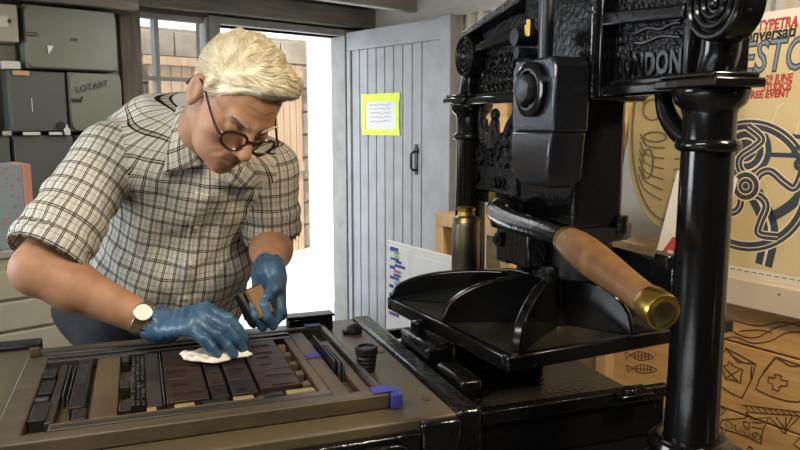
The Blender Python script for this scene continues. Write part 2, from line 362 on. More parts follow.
# ------------------------------------------------------------------ outdoors
g = G(); g.box(-9, 6, .12, 12, -.12, -.02); struct(wall_place(g.build('ground', 'ground_pale'), BACK))
g = G(); g.box(-.32, 1.75, 3.2, 3.5, -.02, 2.32)
o = wall_place(g.build('stone_wall', 'stone'), BACK); tag(o, 'pale stone building wall in sunlight beyond the doorway', 'wall'); o['kind'] = 'structure'
wall_g = G()
for r in range(9):
    for k in range(5):
        x0 = -.32 + k * .40 + (r % 2) * .06; wall_g.box(x0 + .008, x0 + .392, -.022, 0, .012 + r * .255, .245 + r * .255)
wall_g.build('block_courses', 'stone', o, bevel=.006)
for ch in o.children: ch.location = (0, 3.2, 0)
p0 = wall_world(BACK, .55, .5, -.02)
g = G(); g.box(0, 2.9, 0, .12, 0, 3.0); o = place(g.build('white_wall', 'render_white'), wall_world(BACK, 1.10, .95, -.02), radians(BACK + 74)); tag(o, 'bright white outdoor wall just beyond the doorway', 'wall'); o['kind'] = 'structure'
gt = thing('timber_gate', 'orange-tan boarded gate in the stone wall outside the doorway', 'gate', wall_world(BACK, 1.02, 3.14, -.02), radians(BACK))
for k in range(6): G().box(k * .08 + .003, k * .08 + .077, -.02, 0, 0, 2.05).build('board', 'gate', gt)
for z_ in (.9, 1.9): G().box(0, .48, -.05, -.02, z_, z_ + .1).build('ledge_rail', 'gate', gt)
gt = thing('timber_screen', 'tan timber screen outside the small-paned window', 'screen', wall_world(BACK, -.22, 3.14, -.02), radians(BACK))
for k in range(7): G().box(k * .11 + .003, k * .11 + .107, -.02, 0, 0, 1.98).build('board', 'gate', gt)
G().box(-.05, .85, -.06, -.02, 1.98, 2.06).build('top_rail', 'gate', gt); G().box(-.20, -.12, -.07, 0, 0, 2.2).build('post', 'furn_pale', gt)

# ------------------------------------------------------------------ steel cabinets at the left
def cabinet(name, label, x0, x1, z0, z1, front, m, r, group=None, latch=True, depth=.22, rounded=True):
    t = thing(name, label, 'cabinet', wall_world(BACK, x0, front, z0), radians(BACK), group)
    w, h = x1 - x0, z1 - z0
    G().box(.002, w - .002, .014, depth, .002, h - .002).build('body', m, t, bevel=.006)
    d = G().prism(rrect(.006, w - .006, .006, h - .006, r), -.014, .004, frame((0, 0, 0), (1, 0, 0), (0, 0, 1))).build('door', m, t, bevel=.003)
    if latch: G().box(.004, .052, -.010, -.003, h * .50, h * .50 + .016).build('latch', 'steel', d, bevel=.003)
    return t, d, w, h
t, d, w, h = cabinet('steel_cabinet', 'large grey-green steel cabinet with rounded corners, top of the stack by the post', -2.118, -1.722, 1.638, 1.912, -.25, 'cab_green', .03)
G().box(.185, .215, -.006, -.003, .128, .140).build('maker_plate', 'rubber', d)
pl = G().prism([(.085, .10), (.088, .062), (.11, .10)], .014, .0155, XZ).build('paper_scrap', 'paper', t); pl['label'] = 'torn white scrap of paper'
t, d, w, h = cabinet('steel_cabinet', 'grey-green rounded steel cabinet with handwriting on its door', -1.952, -1.712, 1.362, 1.632, -.25, 'cab_green', .03)
text_mesh('handwriting', 'LOTART', .04, frame((.025, -.0145, .175), (1, 0, .25), (-.25, 0, 1)), 'ink_black', d, shear=.2, depth=.0004)
G().ball((.05, -.014, .155), (.006, .002, .006)).build('dark_spot', 'ink_black', d)
t, d, w, h = cabinet('steel_cabinet', 'dark grey square-cornered steel cabinet under the beige box', -2.195, -1.956, 1.362, 1.632, -.235, 'cab_dark', .006, latch=False)
G().cyl((.2, -.014, .03), (.2, -.03, .03), .017).build('knob', 'rubber', d); G().box(.086, .089, -.0155, -.014, .09, .15).build('scratch', 'white_plastic', d)
G().box(.02, .085, -.0165, -.014, .245, .264).build('orange_label', 'orange_label', d)
cabinet('steel_cabinet', 'dark steel cabinet low at the left edge of the picture', -2.43, -2.202, 1.06, 1.350, -.25, 'cab_dark', .008, latch=False)
cabinet('steel_cabinet', 'dark steel cabinet of the lower row behind the floral box', -2.197, -1.942, 1.06, 1.350, -.25, 'cab_dark', .008, latch=False)
cabinet('steel_cabinet', "dark steel cabinet of the lower row behind the man's shoulder", -1.937, -1.712, 1.06, 1.350, -.25, 'cab_dark', .008, latch=False)
G().box(-2.6, -1.62, -.24, -.02, .0, 1.056).build('cabinet_plinth', 'cab_dark')
o = bpy.data.objects['cabinet_plinth']; wall_place(o, BACK); tag(o, 'dark steel base unit carrying the stacked cabinets', 'base unit')
t = thing('switch_box', 'small beige steel box with a black keyhole at the top left corner', 'box', wall_world(BACK, -2.27, -.25, 1.745), radians(BACK))
G().box(0, .13, 0, .2, 0, .155).build('body', 'cab_beige', t, bevel=.004); G().box(0, .09, -.006, 0, .06, .105).build('label_plate', 'white_plastic', t)
G().cyl((.095, 0, .085), (.095, -.008, .085), .008).build('keyhole', 'rubber', t)
t = thing('shelf_plank', 'brown plank behind the small beige steel box', 'plank', wall_world(BACK, -2.33, -.16, 1.66), radians(BACK))
G().box(0, .19, 0, .02, 0, .08).build('board', 'beam', t)
G().box(0, .02, 0, .1, -.3, 0).build('bracket', 'beam', t)
tag(wall_place(G().box(0, .068, -.05, 0, 0, .034).build('carton', 'white_plastic', bevel=.003), BACK, -2.205, -.18, 1.633), 'small white carton on the dark grey steel cabinet', 'carton')
tag(wall_place(G().box(0, .066, -.03, 0, 0, .014).build('carton', 'white_plastic', bevel=.002), BACK, -2.155, -.252, 1.351), 'flat white carton on the ledge below the dark cabinet', 'carton')
tag(wall_place(G().box(0, .05, -.03, 0, 0, .013).build('carton', 'white_plastic', bevel=.002), BACK, -2.05, -.252, 1.351), 'short white carton next to the little bottle', 'carton')
tag(wall_place(G().box(0, .034, -.02, 0, 0, .018).build('carton', 'cab_beige', bevel=.003), BACK, -2.235, -.256, 1.351), 'little beige box at the left end of the cabinet ledge', 'carton')
t = thing('bottle', 'tiny white bottle with a cap on the cabinet ledge', 'bottle', wall_world(BACK, -1.975, -.268, 1.351))
G().lathe([(.0135, 0), (.0135, .026), (.006, .032), (.006, .036)]).build('body', 'white_plastic', t); G().cyl((0, 0, .034), (0, 0, .046), .006).build('cap', 'cab_beige', t)

# plan chest with drawers and the floral box at the left
CF = -.80; cx0 = at_back(-70, 300, CF)[0]; cx1 = at_back(90, 300, CF)[0]; ctop = at_back(16, 250, CF)[1]
t = thing('plan_chest', "pale painted chest of shallow drawers behind the man's elbow", 'chest', wall_world(BACK, cx0, CF, 0), radians(BACK)); cw = cx1 - cx0
G().box(0, cw, .02, .45, 0, ctop - .025).build('carcass', 'chest', t, bevel=.004); G().box(-.01, cw + .01, -.01, .45, ctop - .025, ctop).build('top', 'cab_beige', t, bevel=.004)
for k in range(7):
    dz = .05 + k * .118; G().box(.01, cw - .01, 0, .02, dz, dz + .108).build('drawer', 'chest', t, bevel=.006)
def floral():
    t = NT('floral_paper'); b = t.b; b.inputs['Roughness'].default_value = .6
    tc = t.new('ShaderNodeTexCoord'); v = t.new('ShaderNodeTexVoronoi'); v.inputs['Scale'].default_value = 48; t.link(tc.outputs['Object'], v.inputs['Vector'])
    r = t.new('ShaderNodeValToRGB'); r.color_ramp.elements[0].position = .27; r.color_ramp.elements[0].color = hexc('#b0807f'); r.color_ramp.elements[1].position = .36; r.color_ramp.elements[1].color = hexc('#8f9ea3')
    t.link(v.outputs['Distance'], r.inputs['Fac']); t.link(r.outputs['Color'], b.inputs['Base Color']); return t.m
M['floral'] = floral(); M['pink'] = mat('salmon_paper', '#cf8d7c', .7)
fx1 = at_back(33, 200, CF + .02)[0]; fh = at_back(20, 165, CF + .02)[1] - ctop
t = thing('floral_box', 'pale blue floral box file with a salmon pink spine', 'box', wall_world(BACK, fx1 - .36, CF + .02, ctop + .0005), radians(BACK))
G().box(0, .332, 0, .22, 0, fh).build('cover', 'floral', t, bevel=.003); G().box(.332, .36, -.002, .22, 0, fh + .002).build('spine', 'pink', t, bevel=.003)

# ------------------------------------------------------------------ right hand side: bench, boards, poster
def rthing(name, label, cat, x, y, z, group=None): return thing(name, label, cat, wall_world(RIGHT, x, y, z), radians(RIGHT), group)
t = rthing('pine_bench', 'pale pine bench behind the press, left of the black column', 'bench', 2.03, -.95, 0)
G().box(0, .40, 0, .5, 1.045, 1.09).build('top', 'pine', t, bevel=.003); G().box(0, .40, 0, .5, .30, .33).build('lower_shelf', 'pine', t, bevel=.003)
for lx in (0, .355):
    for ly in (0, .455): G().box(lx, lx + .045, ly, ly + .045, 0, 1.045).build('leg', 'pine', t, bevel=.003)
G().box(.045, .355, .2, .22, .33, 1.045).build('back_panel', 'furn_pale', t)
# print display board
t = rthing('display_board', 'white board of colour test prints standing beside the black press', 'display board', 1.75, -1.0, 0)
t.rotation_euler = Euler((radians(-1.5), 0, radians(RIGHT)))
G().box(0, .41, 0, .012, 0, .955).build('backing', 'board_white', t, bevel=.002)
G().box(.012, .155, -.003, 0, .545, .938).build('sheet', 'paper', t); G().box(.19, .40, -.002, 0, .30, .925).build('sheet', 'paper', t); G().box(.012, .165, -.0025, 0, .25, .53).build('sheet', 'paper', t)
cols = {'print_blue': '#3d4a9a', 'print_violet': '#6a4a94', 'print_yellow': '#d3d04a', 'print_red': '#c66a6a', 'print_green': '#8fb95a', 'print_cyan': '#7fb6cf'}
for k, v in cols.items(): M[k] = mat(k, v, .7, var=.35, vscale=60)
random.seed(11); ks = list(cols)
for i in range(22):
    zz = .67 + .012 * i + random.uniform(-.003, .003); x0 = .022 + random.uniform(0, .012) + (.035 if i % 3 else 0); w = random.uniform(.03, .075); kk = random.choice(ks[:2] if x0 < .04 else ks)
    G().box(x0, x0 + w, -.0036, -.003, zz, zz + random.uniform(.009, .016)).build('printed_mark', kk, t)
for i in range(9):
    zz = .37 + .015 * i; x0 = .022 + random.uniform(0, .014); G().box(x0, x0 + random.uniform(.015, .04), -.0031, -.0025, zz, zz + .009).build('printed_mark', 'print_violet' if i % 3 else 'print_blue', t)

# counter carrying everything by the right wall
t = rthing('wall_counter', 'rough timber counter along the right wall behind the press', 'counter', 1.95, -.33, 0)
G().box(0, 1.75, .06, .30, 0, .83).build('body', 'plinth', t); G().box(0, .70, .0, .31, .925, .975).build('upper_rail', 'pine', t, bevel=.004); G().box(0, .68, .08, .30, .83, .925).build('packing', 'plinth', t)
G().box(.0, .66, .20, .22, .975, 1.42).build('back_board', 'greyboard', t)
for sx in (.12, .40): G().cyl((sx, .2, 1.02), (sx, .193, 1.02), .006).build('screw', 'rubber', t)
# painted ledge with the poster
t = rthing('painted_ledge', 'pinkish painted board ledge carrying the poster', 'ledge', 2.64, -.34, .835)
G().box(0, .80, 0, .05, 0, .085).build('board', 'ledge', t, bevel=.003)
for sx in (.105, .30): G().cyl((sx, 0, .062), (sx, -.002, .062), .003).build('nail', 'rubber', t)
PX0, PZ0 = 2.60, .9215
t = rthing('poster', 'cream event poster with red and black lettering and a press wheel drawing', 'poster', PX0, -.30, PZ0)
PXZ = frame((0, 0, 0), (1, 0, 0), (0, 0, 1))
G().box(0, .56, 0, .004, 0, .81).build('border', 'white_border', t)
G().box(.018, .542, -.001, 0, .032, .765).build('printed_panel', 'cream', t)
def pxz(px, py): a, b = at_right(px, py, -.30); return a - PX0, b - PZ0
def plabel(name, txt, px, py, size, m, **kw):
    x, z = pxz(px, py); text_mesh(name, txt, size, frame((x, -.0018, z), (1, 0, .012), (0, 0, 1)), m, t, depth=.0004, **kw)
plabel('red_heading', 'TYPETRA', 757.5, 31.5, .044, 'red_ink', bold=.0012, shear=.15, sx=.68)
plabel('black_heading', 'Conversati', 736, 43, .050, 'ink_black', bold=.0014, shear=.15, sx=.84)
plabel('display_word', 'ESTO', 739.5, 73.5, .134, 'slate_ink', bold=.004, shear=.2, sx=.66)
for o_ in [text_mesh('display_word_inline', 'ESTO', .134, frame((pxz(739.5, 73.5)[0], -.0024, pxz(739.5, 73.5)[1]), (1, 0, .012), (0, 0, 1)), 'slate_light', t, shear=.2, depth=.0004, bold=-.0015, sx=.66)]: pass
plabel('red_date', '29 JUNE', 765, 83, .033, 'red_ink', bold=.0011, shear=.15, sx=.72)
plabel('red_venue', 'STUDIOS', 762.5, 91, .031, 'red_ink', bold=.0011, shear=.15, sx=.70)
plabel('red_venue', 'FREE EVENT', 747, 98.6, .031, 'red_ink', bold=.0013, shear=.15, sx=.80)
# wheel drawing (flat print)
cx, cz = pxz(746, 186); R1 = .205
def ring(r0, r1, m, d, name='wheel_drawing', ax=1., c=(cx, cz)):
    n = 64; g = G(); A = [g._v((c[0] + r0 * ax * cos(2 * pi * i / n), -.0014 - d, c[1] + r0 * sin(2 * pi * i / n))) for i in range(n)]; B = [g._v((c[0] + r1 * ax * cos(2 * pi * i / n), -.0014 - d, c[1] + r1 * sin(2 * pi * i / n))) for i in range(n)]
    for i in range(n): g.b.faces.new((A[i], A[(i + 1) % n], B[(i + 1) % n], B[i]))
    return g.build(name, m, t)
def ribbon(pts, w, m, d, name='wheel_drawing'):
    g = G(); P = spline([(p[0], p[1], 0) for p in pts], 6); L = []
    for i, p in enumerate(P):
        dd = (P[min(i + 1, len(P) - 1)] - P[max(i - 1, 0)]).normalized(); nx, nz = -dd.y, dd.x
        L.append((g._v((p.x + nx * w / 2, -.0014 - d, p.y + nz * w / 2)), g._v((p.x - nx * w / 2, -.0014 - d, p.y - nz * w / 2))))
    for (a, b), (c_, d_) in zip(L, L[1:]): g.b.faces.new((a, b, d_, c_))
    return g.build(name, m, t)
ribbon([(cx + .03, cz - .02), (cx + .085, cz - .12), (cx + .075, cz - .24)], .055, 'slate_ink', .0002)
ribbon([(cx + .03, cz - .02), (cx + .085, cz - .12), (cx + .075, cz - .24)], .008, 'cream_line', .0003)
ribbon([(cx + .0, cz + .10), (cx + .25, cz + .10)], .014, 'slate_ink', .0002); ribbon([(cx + .02, cz + .17), (cx + .24, cz + .145)], .012, 'slate_ink', .0002)
ribbon([(cx + .07, cz - .10), (cx + .16, cz - .03), (cx + .22, cz + .10)], .03, 'slate_ink', .0002)
ring(.0, .085, 'slate_ink', .00015, c=(cx - .01, cz + .11)); ring(.06, .066, 'cream_line', .0002, c=(cx - .01, cz + .11)); ring(.035, .04, 'cream_line', .0002, c=(cx - .01, cz + .11))
ring(R1 - .033, R1 + .004, 'cream_line', .0004); ring(R1 - .029, R1, 'slate_ink', .0005); ring(R1 - .013, R1 - .010, 'cream_line', .0006)
for k in range(5):
    a = radians(20 + 72 * k); pts = []
    for i in range(6):
        f = i / 5; rr = .03 + (R1 - .05) * f; aa = a + .42 * sin(f * 2 * pi) * (1 - .3 * f); pts.append((cx + rr * cos(aa), cz + rr * sin(aa)))
    ribbon(pts, .030, 'cream_line', .0007); ribbon(pts, .023, 'slate_ink', .0008); ribbon(pts, .003, 'cream_line', .0009)
ring(0, .048, 'cream_line', .0010); ring(0, .043, 'slate_ink', .0011); ring(.024, .028, 'cream_line', .0012); ring(.010, .013, 'cream_line', .0012)
cq = (cx + .165, cz + .075)
for dx, dz in ((0, 0), (.03, .02), (.02, -.03), (-.01, .035)): ring(.006, .02, 'slate_ink', .0013, 'fittings_drawing', c=(cq[0] + dx, cq[1] + dz))
random.seed(5)
for k in range(7):
    x0, z0 = random.uniform(.12, .33), random.uniform(.08, .62); ribbon([(x0, z0), (x0 + .015, z0 + .02), (x0 + .02, z0 + .045), (x0 + .04, z0 + .06)], .003, 'cream_line', .0001, 'crack_line')
G().box(.018, .542, -.002, -.001, .010, .030).build('caption_strip', 'white_border', t)
for k in range(16): G().box(.13 + k * .024, .13 + k * .024 + .017, -.0024, -.002, .017, .021).build('caption_line', 'slate_light', t)
# white card with a red letter
t = rthing('white_card', 'white leaning card with a red letter beside the black column', 'card', 2.56, -.42, .976)
t.rotation_euler = Euler((radians(-6), radians(9), radians(RIGHT)))
G().box(0, .21, 0, .003, 0, .30).build('sheet', 'white_border', t)
text_mesh('red_letter', 'A', .075, frame((.028, -.001, .012), (1, 0, 0), (0, 0, 1)), 'red_ink', t, bold=.004, depth=.0006)

# carved oval plaque
xl, xr, czo = at_right(633, 130, -.36)[0], at_right(726, 130, -.36)[0], at_right(694, 128, -.36)[1]; cxo = (xl + xr) / 2; RX = (xr - xl) / 2
t = rthing('carved_plaque', 'oval carved wooden plaque leaning behind the right press column', 'plaque', cxo, -.36, czo - .34)
n = 64; po = [(RX * cos(2 * pi * i / n), .34 + .34 * sin(2 * pi * i / n)) for i in range(n)]
G().prism(po, 0, .03, XZ).build('board', 'carved_pale', t, bevel=.006)
def groove(par, pts, r=.0035, m='groove_pale', d=.031, name='carved_line', closed=False, n=5):
    P = spline([(p[0], -d, p[1]) for p in pts], n) if len(pts) > 2 else [Vector((p[0], -d, p[1])) for p in pts]
    return G().tube(P, r, 5, flat=(0, 1, 0)).build(name, m, par)
groove(t, [((RX - .022) * cos(2 * pi * i / 40), .34 + .305 * sin(2 * pi * i / 40)) for i in range(41)])
for s_ in (-1, 1):
    for (ox, oz, rx, rz) in ((-.075, .40, .038, .034), (-.06, .31, .045, .016), (-.085, .22, .022, .05)):
        groove(t, [(s_ * (ox + rx * cos(2 * pi * i / 12)), oz + rz * sin(2 * pi * i / 12)) for i in range(13)], .003)
    for k in range(6):
        groove(t, [(s_ * -.02, .10 + .035 * k), (s_ * -.09, .13 + .03 * k), (s_ * -.12, .18 + .028 * k)], .0025)
    for k in range(5):
        groove(t, [(s_ * -.02, .48 + .03 * k), (s_ * -.08, .46 + .035 * k), (s_ * -.115, .42 + .03 * k)], .0025)
# carved long plank
poly = [at_right(px, py, -.38) for px, py in ((604, 200), (606, 150), (604, 95), (606, 60), (634, 60), (636, 95), (630, 120), (624, 150), (617, 178), (612, 200))]
xm = min(p[0] for p in poly); zm = min(p[1] for p in poly)
t = rthing('carved_plank', 'narrow carved wooden plank leaning left of the oval plaque', 'plank', xm, -.37, zm)
G().prism([(a - xm, b - zm) for a, b in reversed(poly)], 0, .025, XZ).build('board', 'carved', t, bevel=.004)
groove(t, [(.02, .02), (.03, .2), (.025, .35), (.06, .52)], .003, 'groove', .026); groove(t, [(.045, .05), (.07, .25), (.08, .5)], .003, 'groove', .026)
# wooden wall plaque seen behind the press ornament
a0, b0 = at_right(470, 160, -.05); a1, b1 = at_right(512, 95, -.05)
t = rthing('wooden_plaque', 'small tan wooden plaque on the corrugated wall behind the press', 'plaque', a0, -.05, b0)
G().prism(rrect(0, a1 - a0, 0, b1 - b0, .05), 0, .028, XZ).build('board', 'carved', t, bevel=.004)

# carved panels at the lower right
def pan(name, label, px0, py0, px1, py1, yo, x0=None, x1=None, z0=None, z1=None):
    t = rthing(name, label, 'carved panel', x0, yo, z0); t['o'] = 0; del t['o']
    G().box(0, x1 - x0, 0, .03, 0, z1 - z0).build('board', 'carved', t, bevel=.004); return t
YO = -.30
def cut(par, x0, z0, pts, r=.003, straight=True, m='groove'):
    P = [at_right(px, py, YO) for px, py in pts]; P = [(a - x0, b - z0) for a, b in P]
    V = [Vector((a, -.0005, b)) for a, b in P] if straight else spline([(a, -.0005, b) for a, b in P], 5)
    G().tube(V, r * .68, 5, flat=(0, 1, 0)).build('carved_line', m, par)
XA, XB = 2.58, 3.35
t = pan('carved_board', 'carved wooden board with wavy bands, directly under the poster ledge', 0, 0, 0, 0, YO, XA, XB, .705, .830)
for pts in ([(712, 322), (726, 318), (740, 322), (760, 326), (780, 322), (800, 326)], [(712, 331), (726, 328), (742, 336), (758, 337), (775, 328), (800, 322)], [(716, 340), (735, 337), (752, 343), (770, 341), (786, 333), (800, 332)], [(740, 331), (760, 330), (772, 333)]): cut(t, XA, .705, pts, .0028, False)
t = pan('carved_board', 'carved wooden board with two envelope shapes, one holding a cross', 0, 0, 0, 0, YO, XA, XB, .475, .700)
for pts in ([(726, 348), (756, 364), (752, 379), (742, 398), (729, 392), (716, 382), (719, 362), (726, 348)], [(726, 348), (738, 362), (756, 364)], [(733, 356), (744, 363)], [(752, 366), (751, 379)], [(718, 367), (728, 365), (729, 361), (734, 366), (743, 370), (741, 376), (741, 383), (734, 380), (726, 379), (724, 372), (718, 367)], [(724, 367), (738, 381)], [(740, 370), (726, 378)],
            [(776, 357), (800, 365), (806, 368), (806, 398), (798, 402), (787, 401), (770, 396), (756, 389), (760, 378), (776, 357)], [(776, 357), (790, 366), (806, 366)], [(776, 357), (768, 366), (764, 371)],
            [(775, 374), (782, 376), (781, 380), (788, 381), (787, 386), (780, 386), (779, 391), (773, 389), (773, 384), (768, 382), (769, 377), (775, 378), (775, 374)]): cut(t, XA, .475, pts, .0032)
t = pan('carved_board', 'carved wooden board with a rope border and a lettered shape, lowest by the press', 0, 0, 0, 0, YO, XA, XB, .12, .470)
for pts in ([(714, 402), (727, 409), (720, 416), (717, 422), (714, 402)], [(718, 405), (724, 409), (720, 413), (718, 405)], [(722, 420), (746, 418), (746, 413), (755, 419), (769, 417), (763, 430), (761, 444), (749, 437), (727, 430), (720, 426), (722, 420)], [(710, 422), (718, 416), (720, 426), (724, 434), (727, 430)], [(744, 421), (750, 423), (749, 428), (744, 426), (744, 421)], [(752, 422), (764, 423)], [(752, 427), (762, 429)], [(752, 434), (756, 432), (757, 435), (753, 437)],
            [(742, 405), (800, 412)], [(746, 412), (800, 416)], [(770, 417), (784, 433), (800, 416)], [(776, 417), (785, 428)], [(792, 417), (786, 428)], [(786, 417), (786, 434)], [(800, 437), (794, 444), (800, 449)], [(747, 449), (750, 446), (753, 449)]) : cut(t, XA, .12, pts, .0028)
for k in range(9): cut(t, XA, .12, [(745 + 6 * k, 406 + .7 * k), (750 + 6 * k, 412.5 + .35 * k)], .002)
x_, z_ = at_right(724.5, 426.5, YO); text_mesh('carved_letters', 'OUGO', .036, frame((x_ - XA, -.001, z_ - .12), (1, 0, -.02), (.02, 0, 1)), 'groove', t, depth=.001, bold=-.0012, sx=1.15)
# fish panel
xa, za = at_right(596, 392, YO); xb, zb = at_right(664, 336, YO)
t = rthing('carved_board', 'tan board with two carved fish seen below the platen', 'carved panel', xa, YO, za)
G().box(0, xb - xa + .05, 0, .03, 0, zb - za).build('board', 'carved', t, bevel=.003)
for cy_, px0, px1 in ((356, 625, 654), (369, 627, 657)):
    lst = []
    m_ = (px0 + px1) / 2
    cut(t, xa, za, [(px0 + 6, cy_ - 1), (m_, cy_ - 4.5), (px1, cy_ + 1), (m_, cy_ + 4.5), (px0 + 6, cy_ - 1)], .0024, False)
    cut(t, xa, za, [(px0 + 6, cy_ - 1), (px0, cy_ - 4), (px0 + 1, cy_ + 3), (px0 + 6, cy_ - 1)], .0024)
    for k in range(5): cut(t, xa, za, [(px0 + 10 + 3.4 * k, cy_ - 3.2), (px0 + 10 + 3.4 * k, cy_ + 3.2)], .0022)
    cut(t, xa, za, [(px0 + 9, cy_ - .5), (px1 - 4, cy_ + .7)], .002)
G().box(.0, .075, -.003, 0, .02, .075).build('paper_scrap', 'paper', t)
# ------------------------------------------------------------------ the hand press (local frame: u along the bed, v across, z up)
press = thing('hand_press', 'black cast-iron hand press with two columns and a wooden bar handle', 'printing press', tuple(ORG), radians(PR))
U0 = .40
def P(g, name, m, par=None, bevel=0., **k): return g.build(name, m, par or press, bevel, **k)
# bed and rails
bed = P(G().box(-.80, .10, -.055, .575, .880, .920), 'bed', 'bed', bevel=.004)
for uu, vv in ((.085, .30), (.075, .02), (-.74, .5)): P(G().cyl((uu, vv, .919), (uu, vv, .922), .008), 'bed_screw', 'chase', bed)
P(G().box(.10, .145, -.062, .575, .80, .926), 'bed_end', 'iron', bevel=.008)
P(G().box(.03, .10, -.075, -.055, .80, .918).box(-.80, .03, -.075, -.055, .83, .905), 'bed_edge', 'iron', bevel=.006)
P(G().prism(rrect(-.075, .03, .79, .895, .03), -.03, .0, frame((-.02, -.085, 0), (1, 0, 0), (0, 0, 1))), 'corner_bracket', 'iron', bevel=.004)
P(G().box(-.95, -.80, -.05, .575, .87, .918), 'bed_extension', 'iron_matt', bevel=.004)
P(G().box(-1.0, -.60, .575, .625, .86, .930), 'tympan_hinge_bar', 'iron_matt', bevel=.004)
for v0 in (-.02, .42): P(G().box(-1.0, .56, v0, v0 + .07, .80, .878), 'rail', 'iron', bevel=.005)
for v_ in (-.03, .50): P(G().box(.16, .56, v_, v_ + .018, .878, .902), 'rail_lip', 'iron', bevel=.003)
P(G().box(.20, .66, -.30, .68, .66, .80).box(.24, .62, -.22, .60, .52, .66), 'base', 'iron', bevel=.012)
for sv in (-.25, .62):
    for du in (-1, 1):
        L = spline([(.43 + du * .13, sv, .70), (.43 + du * .2, sv, .45), (.43 + du * .23, sv, .2), (.43 + du * .33, sv, .03)], 6)
        P(G().tube(L, [.07 - .03 * i / (len(L) - 1) for i in range(len(L))], 12).ball((.43 + du * .34, sv, .03), (.06, .045, .03)), 'leg', 'iron')
for uu in (-.9,): P(G().box(uu, uu + .05, .0, .05, 0, .80).box(uu, uu + .05, .42, .47, 0, .80).box(uu, uu + .05, .05, .42, .35, .4), 'rail_leg', 'iron_matt', bevel=.005)
# columns
for v0 in (-.232, .595):
    T = Matrix.Translation((U0 + .03, v0, 0))
    c_ = P(G().lathe([(.060, .80), (.062, .862), (.050, .872), (.046, .885), (.0415, .90), (.0405, 1.0), (.0385, 1.345), (.0385, 1.36)], T, 40), 'column', 'iron_smooth')
    P(G().torus(.050, .015, T @ Matrix.Translation((0, 0, .893)), sc=.9).torus(.055, .017, T @ Matrix.Translation((0, 0, .862))), 'base_ring', 'iron_smooth', c_)
    P(G().torus(.0395, .0085, T @ Matrix.Translation((0, 0, 1.368)), sc=1.1), 'neck_ring', 'iron_smooth', c_)
    P(G().lathe([(.0385, 1.36), (.0385, 1.415), (.041, 1.422), (.050, 1.430), (.056, 1.445), (.056, 1.452)], T, 40).box(-.052, .040, -.064, .066, 1.452, 1.466, T).box(-.048, .036, -.056, .058, 1.466, 1.474, T), 'capital', 'iron_smooth', c_, bevel=.003)
# head casting
VL, VR = .56, -.262
UF = U0 - .015                      # front plane of the frame mouldings
head = P(G().prism([(VR, 1.474), (VL, 1.474), (VL, 1.612), (.25, 1.655), (.24, 1.80), (.0, 1.80), (-.03, 1.640), (VR, 1.612)], UF + .035, UF + .085, frame((0, 0, 0), (0, 1, 0), (0, 0, 1))), 'head', 'iron', bevel=.004)
FR = frame((0, 0, 0), (0, 1, 0), (0, 0, 1))          # (v, z) drawing plane, depth = +u
def hb(v0, v1, z0, z1, d0=0., d1=.04): return G().box(UF + d0, UF + d1, v0, v1, z0, z1)
for g_ in (hb(VR + .02, .0, 1.446, 1.466), hb(.245, VL - .02, 1.446, 1.466), G().box(UF + .01, UF + .09, VR, VL, 1.455, 1.476)): P(g_, 'lower_moulding', 'iron_smooth', head, bevel=.005)
for q_ in ([(-.02, 1.567), (-.02, 1.590), (VR + .04, 1.575), (VR + .04, 1.553)], [(.245, 1.584), (.245, 1.607), (VL - .03, 1.583), (VL - .03, 1.562)]): P(G().prism(q_, UF - .005, UF + .04, FR), 'middle_moulding', 'iron_smooth', head, bevel=.004)
for q_ in ([(-.02, 1.640), (-.02, 1.658), (VR + .02, 1.625), (VR + .02, 1.610)], [(.245, 1.652), (.245, 1.672), (VL - .02, 1.622), (VL - .02, 1.607)]): P(G().prism(q_, UF - .012, UF + .09, FR), 'cornice', 'iron_rough', head, bevel=.004)
for q_ in ((-.022, -.0, 1.446, 1.66, -.004), (.240, .256, 1.446, 1.67), (VR + .03, VR + .045, 1.466, 1.57), (VL - .045, VL - .03, 1.466, 1.58)): P(hb(*q_), 'upright_bar', 'iron_smooth', head, bevel=.004)
for q_ in ((VR + .03, -.02, 1.464, 1.640, .026), (.25, VL - .03, 1.464, 1.635, .026)): P(hb(*q_), 'name_panel', 'iron_rough', head)
text_mesh('raised_lettering', 'LONDON', .050, frame((UF + .026, -.026, 1.480), (0, -1, 0), (0, 0, 1), (-1, 0, 0)), 'iron_smooth', head, bold=.0016, depth=.005, sx=.72, space=1.08)
for z_, a_ in ((1.535, .9), (1.552, 1.3)): P(G().tube([(UF + .024, -.03 - .155 * i / 12, z_ + .003 * sin(i * a_)) for i in range(13)], .003, 6), 'raised_rule', 'iron_smooth', head)
random.seed(21); g = G()
for r_ in range(3):
    for k in range(11):
        vv = .27 + .023 * k; zz = 1.485 + .03 * r_ ; a = random.uniform(0, 2 * pi)
        g.tube(spline([(UF + .023, vv + .010 * cos(a + q), zz + .011 * sin(a + q)) for q in (0, 1.2, 2.4, 3.9)], 4), .0028, 6)
P(g, 'raised_scrollwork', 'iron_smooth', head)
for vv in (-.283, .528):
    zc = 1.566 if vv < 0 else 1.563; T = frame((UF - .004, vv, zc), (0, -1, 0), (0, 0, 1), (-1, 0, 0))
    d_ = P(G().lathe([(.054, -.036), (.054, -.01), (.051, .0), (.046, .002), (.0, .002)], T, 40), 'roundel', 'iron_smooth', head)
    for R_ in (.046, .032, .019): P(G().torus(R_, .0055, T @ Matrix.Translation((0, 0, .002))), 'roundel_ring', 'iron_smooth', d_)
    P(G().ball((0, 0, .002), (.010, .010, .007), T), 'roundel_boss', 'iron_smooth', d_)
for q_ in (((UF + .035, -.255, 1.53), (UF + .037, -.250, 1.50), (UF + .04, -.235, 1.47)), ((UF + .03, .54, 1.53), (UF + .03, .56, 1.50), (UF + .035, .585, 1.474))): P(G().tube(spline(q_, 4), .030, 14), 'shoulder', 'iron_smooth', head)
